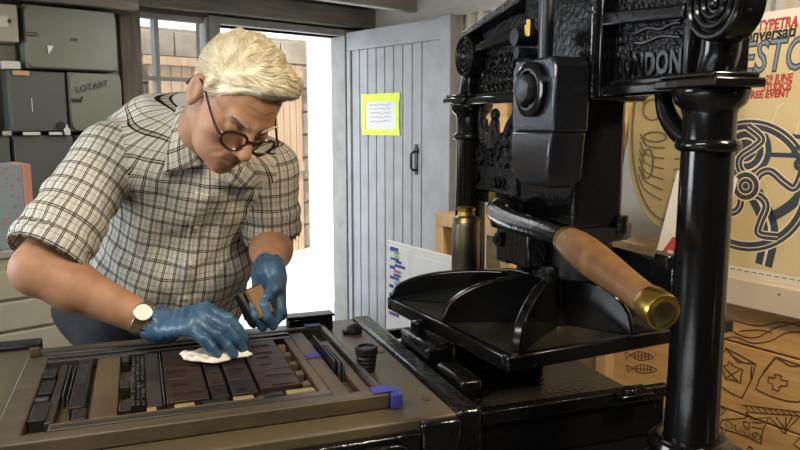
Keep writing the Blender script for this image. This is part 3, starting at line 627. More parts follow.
P(G().tube(spline([(U0 + .03, -.125, 1.452), (U0 + .03, -.14, 1.415), (U0 + .03, -.17, 1.385), (U0 + .03, -.20, 1.372)], 6), [.013 + .004 * sin(i / 18 * pi) for i in range(19)], 12), 'curved_bracket', 'iron_smooth', head)
# centre of the head
P(G().box(UF - .005, UF + .12, .0, .245, 1.44, 1.80), 'head_centre', 'iron', head, bevel=.008)
TA = radians(2); TGF = Matrix.Translation((.302, .072, 0)) @ Matrix.Rotation(TA, 4, 'Z') @ frame((0, 0, 0), (0, -1, 0), (0, 0, 1), (-1, 0, 0))
# toggle (chill) hanging in front, turned a little to mirror the added window
tg = P(G().prism([(-.070, 1.385), (.070, 1.385), (.072, 1.50), (.058, 1.518), (-.058, 1.518), (-.072, 1.50)], -.075, 0, TGF), 'toggle', 'iron_toggle', bevel=.005)
gq = G(); mt = TGF
ring_a = [(-.068, 1.385, .002), (.068, 1.385, .002), (.068, 1.385, -.072), (-.068, 1.385, -.072)]; ring_b = [(-.062, 1.315, .006), (.062, 1.315, .006), (.062, 1.30, -.070), (-.062, 1.30, -.070)]; ring_c = [(-.052, 1.285, -.012), (.052, 1.285, -.012), (.050, 1.285, -.06), (-.050, 1.285, -.06)]
RR = [[gq._v(p, mt) for p in r_] for r_ in (ring_a, ring_b, ring_c)]
for a, b in zip(RR, RR[1:]):
    for i in range(4): gq.b.faces.new((a[i], a[(i + 1) % 4], b[(i + 1) % 4], b[i]))
gq.b.faces.new(RR[0][::-1]); gq.b.faces.new(RR[2]); P(gq, 'toggle_cheek', 'iron_toggle', tg, bevel=.004)
T = mt @ Matrix.Translation((.0, 1.462, 0))
P(G().lathe([(.050, 0), (.050, .010), (.044, .013), (.034, .013), (.034, .004)], T, 40), 'ring_boss', 'iron_smooth', tg)
P(G().lathe([(.028, .004), (.028, .020), (.024, .026), (.012, .028), (.0, .028)], T, 32), 'ring_stud', 'iron_toggle', tg)
P(G().cyl((.32, .06, 1.51), (.32, .06, 1.80), .014), 'spring_rod', 'steel'); P(G().lathe([(.011, 0), (.011, .02), (.008, .02), (.008, .03)], Matrix.Translation((.31, .10, 1.56)), 6), 'adjusting_nut', 'brass')
P(G().cyl((.285, .115, 1.56), (.33, .115, 1.56), .016).cyl((.285, .105, 1.53), (.33, .105, 1.53), .010), 'pivot_pin', 'steel')
# main cylinder and its flange
CY = Matrix.Translation((.465, .145, 0))
P(G().lathe([(.060, 1.09), (.065, 1.17), (.100, 1.175), (.100, 1.20), (.066, 1.205), (.066, 1.25), (.074, 1.29), (.080, 1.33), (.080, 1.40), (.072, 1.42), (.076, 1.47)], CY, 40), 'main_cylinder', 'iron_matt')
P(G().box(.385, .50, .055, .26, 1.20, 1.46), 'cylinder_cap', 'iron', bevel=.01)
P(G().box(.53, .60, -.06, .26, 1.06, 1.148), 'rear_crossbar', 'iron', bevel=.006)
P(G().box(.50, .53, -.075, -.04, 1.14, 1.165), 'bracket_lug', 'iron', bevel=.003); P(G().cyl((.49, .045, 1.19), (.49, .045, 1.225), .012), 'flange_bolt', 'iron')
# side frame, ornament and number plate at the far side
P(G().box(.44, .47, .335, .365, .985, 1.46).box(.43, .47, .34, .56, 1.205, 1.235), 'side_frame', 'iron', bevel=.005)
P(G().box(.425, .45, .345, .575, 1.235, 1.298), 'number_plate', 'iron_rough', bevel=.003)
text_mesh('raised_number', '592', .040, frame((.425, .455, 1.247), (0, -1, 0), (0, 0, 1), (-1, 0, 0)), 'iron_smooth', press, bold=.0008, depth=.004)
P(G().cyl((.425, .545, 1.268), (.417, .545, 1.268), .014, n=20), 'plate_boss', 'iron_smooth')
P(G().cyl((.44, .47, 1.195), (.44, .47, 1.236), .018), 'brass_bush', 'brass')
random.seed(8); g = G(); g.prism([(.36, 1.298), (.565, 1.298), (.565, 1.345), (.54, 1.365), (.50, 1.35), (.44, 1.36), (.40, 1.35), (.37, 1.36)], .432, .448, FR)
for k in range(34):
    vv = random.uniform(.375, .555); zz = random.uniform(1.305, 1.352); a = random.uniform(0, 6)
    g.tube(spline([(.430, vv + .012 * cos(a + q), zz + .010 * sin(a + q)) for q in (0, 1.1, 2.3)], 4), [.006] * 9, 6)
g.tube(spline([(.435, .47, 1.34), (.435, .478, 1.38), (.435, .47, 1.41)], 5), [.022 - .0012 * i for i in range(11)], 10); g.ball((.434, .47, 1.422), (.012, .013, .015))
g.tube(spline([(.43, .478, 1.39), (.43, .505, 1.385), (.43, .515, 1.41)], 5), .007, 8); g.tube(spline([(.43, .46, 1.39), (.43, .44, 1.37), (.43, .42, 1.375)], 5), .007, 8)
g.tube(spline([(.434, .41, 1.35), (.434, .40, 1.39), (.434, .372, 1.42), (.434, .36, 1.45)], 6), [.014 - .0004 * i for i in range(19)], 8); g.tube(spline([(.434, .53, 1.35), (.434, .545, 1.40), (.434, .535, 1.455)], 6), .009, 8)
P(g, 'crest_ornament', 'iron_rough')
# bar, pivot and handle
bar = P(G().tube(spline([(.36, .26, 1.215), (.30, .20, 1.222), (.262, .06, 1.222), (.235, -.10, 1.226), (.226, -.18, 1.225)], 7), [.024 - .010 * i / 28 for i in range(29)], 16), 'bar', 'iron')
P(G().lathe([(.034, 1.185), (.038, 1.195), (.038, 1.232), (.030, 1.244), (.016, 1.25), (0, 1.25)], Matrix.Translation((.345, .235, 0))), 'bar_pivot', 'iron_smooth', bar)
P(G().tube(spline([(.39, .375, 1.205), (.365, .32, 1.212), (.345, .25, 1.215)], 6), .022, 14), 'connecting_arm', 'iron_smooth')
ha, hb_ = Vector((.226, -.168, 1.226)), Vector((.196, -.428, 1.177)); HL = (hb_ - ha).length; HM = Matrix.Translation(ha) @ (hb_ - ha).to_track_quat('Z', 'Y').to_matrix().to_4x4()
hnd = P(G().lathe([(.0195, .012), (.023, .016), (.0255, .04), (.0265, .065), (.0262, .09), (.0245, .125), (.0222, .16), (.0205, .19), (.0200, .215), (.0205, HL - .03)], HM, 40), 'handle_grip', 'handle')
P(G().lathe([(.0, 0), (.019, 0), (.0222, .004), (.0230, .018), (.0222, .024)], HM, 40), 'ferrule', 'brass', hnd)
P(G().lathe([(.0215, HL - .032), (.0232, HL - .028), (.0236, HL - .006), (.0222, HL - .001), (.020, HL), (.017, HL - .001), (0, HL - .001)], HM, 40), 'end_cap', 'brass', hnd)
P(G().lathe([(.0145, HL - .002), (.0145, HL + .0012), (.013, HL + .002), (.003, HL + .0028), (0, HL + .0022)], HM, 28), 'end_screw', 'brass_old', hnd)
# platen with its ribs, turned a few degrees on the bed
PZ = .983; PO = (.226, .0); PA = radians(6.3); PL, PW = .575, .50
plt = P(G().box(.004, PL - .004, .004, PW - .004, .960, PZ), 'platen', 'iron_smooth', bevel=.004); plt.location = (PO[0], PO[1], 0); plt.rotation_euler = (0, 0, PA)
def pl(u, v): du, dv = u - PO[0], v - PO[1]; return (du * cos(PA) + dv * sin(PA), -du * sin(PA) + dv * cos(PA))
P(G().box(-.004, PL + .004, -.004, .014, .957, PZ + .004).box(-.004, PL + .004, PW - .014, PW + .004, .957, PZ + .004).box(-.004, .014, .014, PW - .014, .957, PZ + .004).box(PL - .014, PL + .004, .014, PW - .014, .957, PZ + .004), 'platen_rim', 'iron_smooth', plt, bevel=.004)
P(G().box(.014, PL - .014, .014, PW - .014, PZ, PZ + .0015), 'platen_face', 'iron_dusty', plt)
def rib(a, b, h, th=.020):
    a, b = Vector(pl(*a)), Vector(pl(*b)); d = (b - a); L = d.length; n = 16
    poly = [(0, .000), (L, .000)] + [(L * (1 - q / n), .008 + h * sqrt(max(0, 1 - (q / n) ** 2.2))) for q in range(n + 1)]
    return P(G().prism(poly, -th / 2, th / 2, frame((a.x, a.y, PZ), (d.x, d.y, 0), (0, 0, 1))), 'platen_rib', 'iron_smooth', plt, bevel=.004)
hub = (.425, .175)
rib((.172, .493), (.40, .33), .078); rib((.205, .258), (.41, .195), .095); rib((.248, .018), (.42, .16), .105); rib((.531, .045), (.435, .165), .100); rib((.795, .14), (.48, .18), .08); rib((.70, .50), (.48, .25), .08); rib((.45, .515), (.43, .25), .08)
P(G().lathe([(.034, PZ), (.029, PZ + .02), (.027, PZ + .10), (.05, PZ + .105), (.05, PZ + .13)], Matrix.Translation((*pl(*hub), 0))), 'platen_hub', 'iron', plt)
P(G().box(.35, .43, .155, .258, 1.105, 1.188), 'toggle_block', 'iron', bevel=.006)
for vv in (.28,): P(G().box(.36, .42, .258, .31, 1.10, 1.18).cyl((.36, vv, 1.15), (.345, vv, 1.15), .016).cyl((.345, vv, 1.15), (.338, vv, 1.15), .008), 'block_bolt', 'steel')
P(G().box(.148, .215, .20, .36, .90, .952), 'bearer_block', 'iron', bevel=.010); P(G().cyl((.175, .315, .945), (.175, .315, .972), .017).ball((.175, .315, .972), (.017, .017, .006)), 'bearer_bolt', 'iron_smooth')
P(G().box(.148, .19, .03, .15, .90, .938), 'bearer_block', 'iron', bevel=.006)
P(G().box(.43, .50, -.06, -.028, .90, .905).cyl((.455, -.045, .905), (.455, -.045, .915), .014), 'bolt_plate', 'iron_smooth', bevel=.002)

# ------------------------------------------------------------------ things on the bed
def bthing(name, label, cat, u, v, z, group=None, rz=0.): return thing(name, label, cat, press_world(u, v, z), radians(PR + rz), group)
def bmesh_thing(g, name, m, label, cat, u, v, z, group=None, bevel=.0015, rz=0.):
    o = g.build(name, m, None, bevel); place(o, press_world(u, v, z), radians(PR + rz)); return tag(o, label, cat, group)
Z0 = .9205
ch = bthing('chase', 'large brown iron chase framing the type on the press bed', 'chase', 0, 0, Z0)
G().box(-.606, .0, 0, .030, 0, .027).build('frame_bar', 'chase', ch, .003); G().box(-.606, 0, .440, .458, 0, .025).build('frame_bar', 'chase_dark', ch, .003)
G().box(-.606, -.566, .030, .440, 0, .022).build('frame_bar', 'chase', ch, .003); G().box(-.014, .0, .030, .440, 0, .026).build('frame_bar', 'chase_dark', ch, .003)
c2 = bthing('inner_frame', 'dark narrow iron frame inside the brown chase', 'frame', 0, 0, Z0)
G().box(-.53, -.088, .042, .062, 0, .024).build('frame_bar', 'chase_dark', c2, .002); G().box(-.566, -.088, .418, .434, 0, .024).build('frame_bar', 'chase_dark', c2, .002)
G().box(-.566, -.088, .395, .409, 0, .022).build('frame_bar', 'chase_dark', c2, .002); G().box(-.53, -.20, .0655, .074, 0, .022).build('frame_bar', 'furn', c2, .002)
G().box(-.105, -.088, .062, .395, 0, .021).build('frame_bar', 'furn', c2, .002)
def blk(label, name, m, u0, u1, v0, v1, h, cat='printing block', group='pieces locked up in the forme', z=Z0, rz=0.):
    return bmesh_thing(G().box(0, u1 - u0 - .0012, 0, v1 - v0 - .0012, 0, h), name, m, label, cat, u0, v0, z, group, .0012, rz)
# left: black blocks, lead strips, lettered slug
for (n_, l, m, u0, u1, v0, v1, h) in (
    ('type_block', 'small black type block at the far left end of the forme', 'type_dark', -.564, -.542, .30, .35, .023),
    ('type_block', 'square black type block, second down the far left column', 'type_dark', -.564, -.540, .225, .295, .019),
    ('type_block', 'black type block in the near left corner of the forme', 'type_dark', -.564, -.536, .10, .175, .020),
    ('spacing_bar', 'grey spacing bar between two black blocks at the left end', 'lead', -.564, -.542, .185, .20, .022),
    ('furniture', 'dark furniture strip beside the far left column of blocks', 'chase_dark', -.540, -.526, .09, .385, .017),
    ('lead_strip', 'leftmost thin bright metal strip standing in the forme', 'lead', -.522, -.519, .19, .36, .0235),
    ('lead_strip', 'thin bright metal strip against the dark lettered slug', 'lead', -.513, -.510, .17, .37, .0235),
    ('type_slug', 'dark wide slug with a line of worn raised letters', 'type_dark', -.508, -.482, .13, .385, .0225),
    ('type_block', 'black block below the lettered slug, near the front bar', 'type_dark', -.500, -.478, .078, .125, .022),
    ('furniture', 'wide brown wooden furniture block left of the rows of small type', 'furn', -.474, -.432, .078, .392, .0205),
    ('type_block', 'black type block at the far end beside the wide brown furniture', 'type_dark', -.430, -.416, .35, .39, .022),
    ('type_block', 'black type block halfway along the brown furniture', 'type_dark', -.430, -.414, .20, .245, .022),
    ('type_block', 'black type block at the near end beside the wide brown furniture', 'type_dark', -.430, -.410, .09, .13, .022),
    ('furniture', 'broad flat dark furniture left of the reddish wood blocks', 'chase_dark', -.388, -.362, .10, .392, .0195),
    ('lead_strip', 'long bright strip edging the first reddish wood block', 'lead', -.361, -.358, .10, .392, .0235)):
    o = blk(l, n_, m, u0, u1, v0, v1, h)
    if n_ == 'type_slug':
        g = G(); random.seed(2)
        for k in range(9): g.box(.004, .018, .11 + k * .0125, .11 + k * .0125 + .0065, .0222, .0242); g.box(.007, .013, .1115 + k * .0125, .1115 + k * .0125 + .003, .0222, .0246)
        g.build('worn_letters', 'lead', o)
# columns of small type
random.seed(4); nm = ['left', 'middle', 'right']
for c_ in range(3):
    u0 = -.411 + c_ * .0078
    for k in range(9):
        v0 = .105 + k * .031; h = random.choice((.0225, .0235, .021, .024)); m = 'type_dark' if random.random() < .6 else 'lead'
        pos = ('nearest the front bar', 'second from the front bar', 'third from the front bar', 'fourth from the front bar', 'in the middle of its row', 'fourth from the far bar', 'third from the far bar', 'second from the far bar', 'against the far bar')[k]
        o = blk('small metal type in the %s of three narrow rows, %s' % (nm[c_], pos), 'type_piece', m, u0, u0 + .0068, v0, v0 + random.uniform(.02, .029), h, 'type', 'small type between the brown furniture and the dark furniture')
# reddish and black wood-type blocks
rows = ('nearest', 'second', 'third', 'fourth', 'fifth', 'farthest'); 
def wood(c, u0, u1, v0, v1, n, m, desc):
    dv = (v1 - v0) / n
    for k in range(n):
        h = .0225 + random.uniform(-.0015, .0012)
        o = blk('%s, %s row' % (desc, rows[k] if k < n - 1 else 'far'), 'wood_type_block', m if random.random() < .8 else ('block2' if m == 'block' else 'block'), u0, u1, v0 + k * dv, v0 + (k + 1) * dv, h, 'wood type', 'wood type blocks of the forme')
        g = G()
        for q in range(1):
            a = random.uniform(.004, (u1 - u0) * .3); b = random.uniform((u1 - u0) * .5, u1 - u0 - .004); vv = random.uniform(.006, dv - .012)
            g.box(a, b, vv, vv + random.uniform(.004, .009), h - .001, h + .0014)
        g.build('letter_face', m, o)
wood(0, -.356, -.288, .096, .392, 5, 'block', 'reddish wood type block in the wide column by the long bright strip')
wood(1, -.283, -.254, .096, .392, 5, 'block', 'brown wood type block in the narrow column under the rag')
wood(2, -.249, -.205, .096, .392, 4, 'block2', 'black wood type block in the column right of the rag')
wood(3, -.200, -.128, .110, .392, 6, 'block', 'long dark brown wood type block in the rightmost column')
for k, (u0, u1, m, l) in enumerate(((-.388, -.372, 'furn_pale', 'tiny tan wooden quoin in the front gap, leftmost'), (-.345, -.312, 'furn_pale', 'pale wooden packing strip in the front gap, left of centre'), (-.30, -.258, 'type_dark', 'black packing strip in the front gap, centre'), (-.25, -.215, 'furn_pale', 'pale wooden packing strip in the front gap, right of centre'), (-.21, -.165, 'type_dark', 'black packing strip in the front gap near the right end'), (-.16, -.11, 'furn_pale', 'pale wooden packing strip in the front gap, rightmost'))):
    blk(l, 'packing_strip', m, u0, u1, .0755, .093, .021, 'packing', 'packing in the front gap of the forme')
for k in range(5): blk(('pale wooden wedge at the far end of the row of wedges', 'dark wooden wedge, second from the far end of the wedges', 'dark wooden wedge in the middle of the row of wedges', 'dark wooden wedge, second from the near end of the wedges', 'dark wooden wedge at the near end of the row of wedges')[k], 'wedge', 'furn_pale' if k == 0 else 'furn', -.126, -.110, .34 - .058 * k, .362 - .058 * k, .020, 'wedge', 'wedges at the right of the forme')
blk('wide brown wooden board between the forme and the metal strips', 'furniture', 'furn', -.087, -.055, .034, .44, .0185); blk('narrow brown wooden board along the right side of the chase', 'furniture', 'furn', -.036, -.015, .034, .36, .0165)
for k, (u0, v0, L) in enumerate(((-.0525, .17, .18), (-.046, .155, .13), (-.0405, .15, .13))):
    blk(('long notched dark metal strip nearest the forme, upright', 'short bright metal strip in the middle of the three upright strips', 'short bright metal strip nearest the right chase bar, upright')[k], 'metal_strip', 'type_dark' if k == 0 else 'lead', u0, u0 + .0045, v0, v0 + L, .036, 'metal strip', 'upright metal strips in the chase')
# blue tape
bmesh_thing(G().box(0, .034, 0, .03, 0, .001).box(.012, .016, 0, .03, .001, .0013), 'blue_tape', 'bluetape', 'strip of blue tape over the near right corner of the chase', 'tape', -.026, .004, Z0 + .0285, None, 0)
bmesh_thing(G().box(0, .020, 0, .042, 0, .027), 'blue_tape', 'bluetape', 'folded blue tape wrapped on the end of the near chase bar', 'tape', .001, -.006, Z0, None, .002)
bmesh_thing(G().box(0, .036, 0, .02, 0, .001), 'blue_tape', 'bluetape', 'strip of blue tape at the far right corner of the chase', 'tape', -.045, .446, Z0 + .0265, None, 0)
bmesh_thing(G().box(0, .028, 0, .03, 0, .001), 'blue_tape', 'bluetape', 'blue tape patch on the brown board beside the metal strips', 'tape', -.085, .25, Z0 + .0195, None, 0)
bmesh_thing(G().box(0, .018, 0, .012, 0, .016), 'spacing_block', 'furn', 'little brown block at the far left corner of the chase', 'block', -.60, .425, Z0 + .0265)
# small objects on the bed
t = bthing('ribbed_pot', 'small black ribbed plastic pot standing on the bed', 'pot', .020, .197, Z0)
G().lathe([(.015, 0), (.0175, .004), (.0165, .007), (.0185, .011), (.017, .015), (.0195, .019), (.018, .023), (.0205, .027), (.019, .031), (.0205, .034)], None, 32).build('body', 'rubber', t)
G().lathe([(.0215, .034), (.022, .037), (.022, .047), (.0195, .0495), (.017, .0495), (.0165, .046), (0, .046)], None, 36).build('lid', 'rubber', t)
t = bthing('black_block', 'black iron block at the far edge of the bed behind the chase', 'block', -.03, .49, Z0)
G().box(-.045, .06, 0, .035, 0, .034).build('body', 'iron', t, .004); G().box(-.048, .063, -.002, .037, .034, .040).build('top_plate', 'iron_matt', t, .002)
t = bthing('black_bung', 'small rounded black bung lying at the far right of the bed', 'bung', .07, .452, Z0)
G().lathe([(.016, 0), (.019, .004), (.017, .016), (.009, .022), (0, .023)], None, 24).build('body', 'rubber', t); G().box(-.028, .0, -.01, .01, 0, .010).build('tail', 'rubber', t, .003)
# metal flask on the platen
t = bthing('metal_flask', 'aged metal flask with a brass neck standing on the platen', 'flask', .335, .418, PZ + .001)
G().lathe([(.030, 0), (.0335, .003), (.0335, .182), (.032, .187), (.0335, .190), (.032, .194), (.029, .200)], None, 40).build('body', 'brass_old', t)
G().torus(.0325, .002, Matrix.Translation((0, 0, .189))).build('neck_ring', 'brass', t); G().lathe([(.028, .199), (.020, .204), (.018, .214), (.0215, .216), (.0215, .222), (.017, .224), (0, .222)], None, 32).build('stopper', 'brass', t)
# ------------------------------------------------------------------ smooth solid modelling for the person: signed distances and surface nets
def V3(p): return np.array(p, dtype=np.float32)
def smin(a, b, k):
    h = np.clip(.5 + .5 * (b - a) / k, 0, 1); return b + (a - b) * h - k * h * (1 - h)
def smax(a, b, k): return -smin(-a, -b, k)
def cone(P, a, b, ra, rb):
    a, b = V3(a), V3(b); ba = b - a; pa = P - a
    h = np.clip(pa @ ba / (ba @ ba), 0, 1); return np.linalg.norm(pa - h[:, None] * ba, axis=1) - (ra + (rb - ra) * h)
def ell(P, c, r, A=None):
    q = P - V3(c)
    if A is not None: q = q @ V3(A).T
    r = V3(r); k0 = np.linalg.norm(q / r, axis=1); k1 = np.linalg.norm(q / (r * r), axis=1) + 1e-9; return k0 * (k0 - 1) / k1
def nets(f, lo, hi, h):
    lo = V3(lo); B = 8; nb = np.ceil((V3(hi) - lo) / (h * B)).astype(int) + 1; n = nb * B
    F = np.empty(n, np.float32)
    ci = np.stack(np.meshgrid(*[np.arange(k) for k in nb], indexing='ij'), -1).reshape(-1, 3)
    cc = lo + (ci * B + (B - 1) / 2).astype(np.float32) * h
    fc = f(cc.astype(np.float32)); F4 = F.reshape(nb[0], B, nb[1], B, nb[2], B)
    F4[:] = np.where(fc > 0, 1, -1).reshape(nb[0], 1, nb[1], 1, nb[2], 1)
    act = ci[np.abs(fc) < h * B * 1.15 + .006]
    off = np.stack(np.meshgrid(*[np.arange(B)] * 3, indexing='ij'), -1).reshape(-1, 3)
    for s in range(0, len(act), 400):
        a = act[s:s + 400]; idx = (a[:, None, :] * B + off[None]).reshape(-1, 3)
        F[idx[:, 0], idx[:, 1], idx[:, 2]] = f((lo + idx * h).astype(np.float32))
    N = F < 0; m = n - 1
    cs = [(i, j, k) for i in (0, 1) for j in (0, 1) for k in (0, 1)]
    sl = lambda A, o: A[o[0]:o[0] + m[0], o[1]:o[1] + m[1], o[2]:o[2] + m[2]]
    cnt = sum(sl(N, o).astype(np.int8) for o in cs); cells = np.argwhere((cnt > 0) & (cnt < 8))
    pos = np.zeros((len(cells), 3), np.float32); w = np.zeros(len(cells), np.float32)
    for o in cs:
        for ax in range(3):
            if o[ax]: continue
            o2 = list(o); o2[ax] = 1
            a = F[tuple((cells + o).T)]; b = F[tuple((cells + o2).T)]; cr = (a < 0) != (b < 0)
            t = np.where(cr, a / np.where(cr, a - b, 1), 0); p = np.tile(V3(o), (len(cells), 1)); p[:, ax] += t
            pos += p * cr[:, None]; w += cr
    V = lo + (cells + pos / w[:, None]) * h
    idx = -np.ones(m, np.int64); idx[tuple(cells.T)] = np.arange(len(cells)); faces = []
    for ax in range(3):
        u, v = (ax + 1) % 3, (ax + 2) % 3; o2 = [0, 0, 0]; o2[ax] = 1
        A = N[:m[0], :m[1], :m[2]]; Bn = sl(N, o2); e = np.argwhere(A != Bn); e = e[(e[:, u] > 0) & (e[:, v] > 0)]
        eu = np.zeros(3, int); eu[u] = 1; ev = np.zeros(3, int); ev[v] = 1
        q = np.stack([idx[tuple((e - eu - ev).T)], idx[tuple((e - ev).T)], idx[tuple(e.T)], idx[tuple((e - eu).T)]], 1)
        fl = ~A[tuple(e.T)]; q[fl] = q[fl][:, ::-1]; faces.append(q)
    Q = np.concatenate(faces); Q = Q[(Q >= 0).all(1)]; return V, Q
def np_mesh(name, V, Q):
    me = bpy.data.meshes.new(name); me.vertices.add(len(V)); me.vertices.foreach_set('co', np.asarray(V, np.float32).ravel())
    me.loops.add(Q.size); me.loops.foreach_set('vertex_index', Q.ravel().astype(np.int32)); k = Q.shape[1]
    me.polygons.add(len(Q)); me.polygons.foreach_set('loop_start', np.arange(0, Q.size, k, dtype=np.int32)); me.polygons.foreach_set('loop_total', np.full(len(Q), k, np.int32))
    me.update(calc_edges=True); me.validate(); return me
def grad(f, P, e=.002):
    g = np.stack([f(P + V3(d) * e) - f(P - V3(d) * e) for d in ((1, 0, 0), (0, 1, 0), (0, 0, 1))], 1); return g / (np.linalg.norm(g, axis=1)[:, None] + 1e-9)
def onto(f, P, off=0., it=6):
    P = np.array(P, np.float32)
    for _ in range(it): P = P - (f(P) - off)[:, None] * grad(f, P) * .9
    return P
nrm = lambda v: np.array(v, float) / np.linalg.norm(v)

# ------------------------------------------------------------------ skeleton (metres, world)
A_ = lambda px, py, d: np.array(at_depth(px, py, d))
HEADC = A_(235, 102, 1.43)
al, bow, roll = radians(35), radians(44), radians(17)
Fv = np.array((cos(bow) * sin(al), -cos(bow) * cos(al), -sin(bow))); Lv = np.array((cos(al), sin(al), 0)); Tv = np.cross(Fv, Lv)
Lv, Tv = Lv * cos(roll) - Tv * sin(roll), Tv * cos(roll) + Lv * sin(roll)
HR = np.stack([Lv, Fv, Tv])                       # world -> head coordinates (left, front, top)
hw = lambda q: HEADC + np.asarray(q) @ HR         # head -> world
shR, shL = A_(109, 154, 1.55), A_(268, 170, 1.68)
elR, elL = A_(37, 270, 1.37), A_(272, 243, 1.72)
wrR, wrL = A_(161, 326, 1.395), A_(269, 272, 1.50)
NECK = A_(196, 148, 1.63); HIP = np.array((-.625, 1.87, .90))
Tt = nrm(np.array((.5 * (shR + shL)) + (0, .03, .02)) - HIP); Ts = shL - shR; Ts = nrm(Ts - Tt * (Ts @ Tt)); Tn = np.cross(Ts, Tt)
TR = np.stack([Ts, Tn, Tt]); tw = lambda q: HIP + np.asarray(q) @ TR
TL = float((.5 * (shR + shL) - HIP) @ Tt)

def head_sdf(P):
    q = ((P - V3(HEADC)) @ V3(HR).T).astype(np.float32)
    d = ell(q, (0, -.012, .034), (.076, .099, .084))
    d = smin(d, ell(q, (0, .030, -.038), (.063, .060, .083)), .03)
    d = smin(d, ell(q, (0, .040, -.082), (.050, .046, .034)), .025)
    d = smin(d, ell(q, (0, .076, -.104), (.020, .015, .015)), .02)
    m = q.copy(); m[:, 0] = np.abs(m[:, 0])
    d = smin(d, cone(m, (.0, .086, .017), (.040, .074, .021), .009, .009), .014)
    d = smin(d, ell(m, (.045, .055, -.026), (.022, .022, .019)), .022)
    d = smin(d, ell(q, (0, .076, -.066), (.030, .020, .024)), .015)
    d = smax(d, -ell(m, (.032, .096, -.001), (.019, .013, .011)), .012)
    d = smin(d, ell(m, (.032, .0755, -.002), (.0145, .0125, .0125)), .003)
    d = smin(d, cone(m, (.020, .0865, -.0035), (.044, .079, -.004), .0022, .0018), .003)
    d = smin(d, cone(q, (0, .086, .012), (0, .1155, -.032), .0075, .0125), .011)
    d = smin(d, ell(m, (.0125, .103, -.036), (.0085, .011, .0085)), .006)
    d = smax(d, -ell(m, (.007, .109, -.046), (.004, .006, .004)), .003)
    d = smin(d, cone(m, (0, .0945, -.0635), (.021, .084, -.067), .0052, .0025), .004)
    d = smin(d, cone(m, (0, .0935, -.0745), (.019, .083, -.071), .0062, .003), .005)
    d = smax(d, -cone(m, (0, .1005, -.0687), (.024, .0875, -.0695), .0018, .0015), .003)
    d = smax(d, -cone(m, (.018, .099, -.040), (.037, .083, -.070), .0026, .0022), .007)
    for zz in (.048, .060): d = smax(d, -cone(m, (0, .093 - (zz - .04) * .22, zz), (.036, .075, zz + .003), .0017, .001), .005)
    # ears
    ea = V3(((1, .35, 0), (-.35, 1, .2), (0, -.2, 1))); ea = ea / np.linalg.norm(ea, axis=1)[:, None]
    e = ell(m, (.081, -.014, -.004), (.0085, .019, .033), ea)
    e = smax(e, -ell(m, (.0915, -.010, -.002), (.008, .0105, .019), ea), .004)
    e = smin(e, ell(m, (.079, -.010, -.031), (.006, .009, .009)), .006)
    d = smin(d, e, .006)
    return d
def neck_sdf(P): return cone(P, hw((0, -.028, -.055)), NECK + Tn * -.005, .055, .062)
# hands: every finger is a chain of three bones
def chain(o, d, n, lens, flex):
    pts = [o]; a = 0
    for L, fx in zip(lens, flex):
        a += radians(fx); v = d * cos(a) - n * sin(a); pts.append(pts[-1] + v * L)
    return pts
def hand_bones(W, f, n, side, flex, tflex, tdir, spread=1., sc=1.):
    f = nrm(f); n = nrm(n - f * (n @ f)); s = (np.cross(n, f) if side == 'R' else np.cross(f, n))
    B = []; K = []
    for i, (fs, fl, lens, r) in enumerate(((.027, .093, (.044, .027, .022), .0092), (.008, .096, (.048, .031, .023), .0095), (-.011, .091, (.045, .028, .022), .009), (-.028, .082, (.035, .021, .020), .008))):
        fl *= sc; fs *= sc; r *= sc; lens = [x * sc for x in lens]; k = W + f * fl + s * fs + n * .002; K.append(k); d = nrm(f + s * (fs * 3.2 * spread))
        pts = chain(k, d, n, lens, flex[i]); rr = (r * 1.12, r, r * .95, r * .82)
        for j in range(3): B.append((pts[j], pts[j + 1], rr[j], rr[j + 1], .003))
    palm = [(W + s * x0, K[i], .019, .0135 - .001 * (i == 3), .014) for i, x0 in enumerate((.013, .005, -.005, -.013))]
    tb = W + f * .022 + s * .022 - n * .006; td = nrm(f * tdir[0] + s * tdir[1] - n * tdir[2]); tn = nrm(np.cross(td, f) if False else n * .3 + s * -1.)
    tn = nrm(tn - td * (tn @ td)); pts = [tb]; v = td
    for L, fx in zip((.043, .033, .026), tflex):
        a = radians(fx); v = nrm(v * cos(a) + tn * sin(a)); tn = nrm(tn - v * (tn @ v)); pts.append(pts[-1] + v * L)
    th = [(pts[0], pts[1], .017, .0118, .014), (pts[1], pts[2], .0118, .0105, .004), (pts[2], pts[3], .0105, .0085, .003)]
    return palm, B, th
fR = nrm((.86, -.36, .24)); nR = nrm((-.16, -.34, .92))
handR = hand_bones(wrR, fR, nR, 'R', ((44, 30, 12), (46, 28, 10), (46, 26, 8), (46, 24, 8)), (8, 15, 12), (.80, .45, .60), 1.3, 1.06)
fL = nrm((.04, -.50, -.86)); nL = nrm((.30, .80, -.45))
handL = hand_bones(wrL, fL, nL, 'L', ((46, 66, 40), (52, 68, 42), (56, 70, 44), (58, 70, 44)), (16, 28, 22), (.62, .52, .75), .4)
def hand_sdf(P, hand, grow):
    palm, B, th = hand; d = None
    for a, b, ra, rb, k in palm:
        e = cone(P, a, b, ra + grow, rb + grow); d = e if d is None else smin(d, e, .012)
    for a, b, ra, rb, k in th[:1]: d = smin(d, cone(P, a, b, ra + grow, rb + grow), .014)
    fing = None
    for i in range(4):
        c = None
        for a, b, ra, rb, k in B[i * 3:i * 3 + 3]:
            e = cone(P, a, b, ra + grow, rb + grow); c = e if c is None else smin(c, e, .002)
        fing = c if fing is None else np.minimum(fing, c)
    c = None
    for a, b, ra, rb, k in th[1:]:
        e = cone(P, a, b, ra + grow, rb + grow); c = e if c is None else smin(c, e, .002)
    d = smin(d, fing, .006); return smin(d, c, .005)
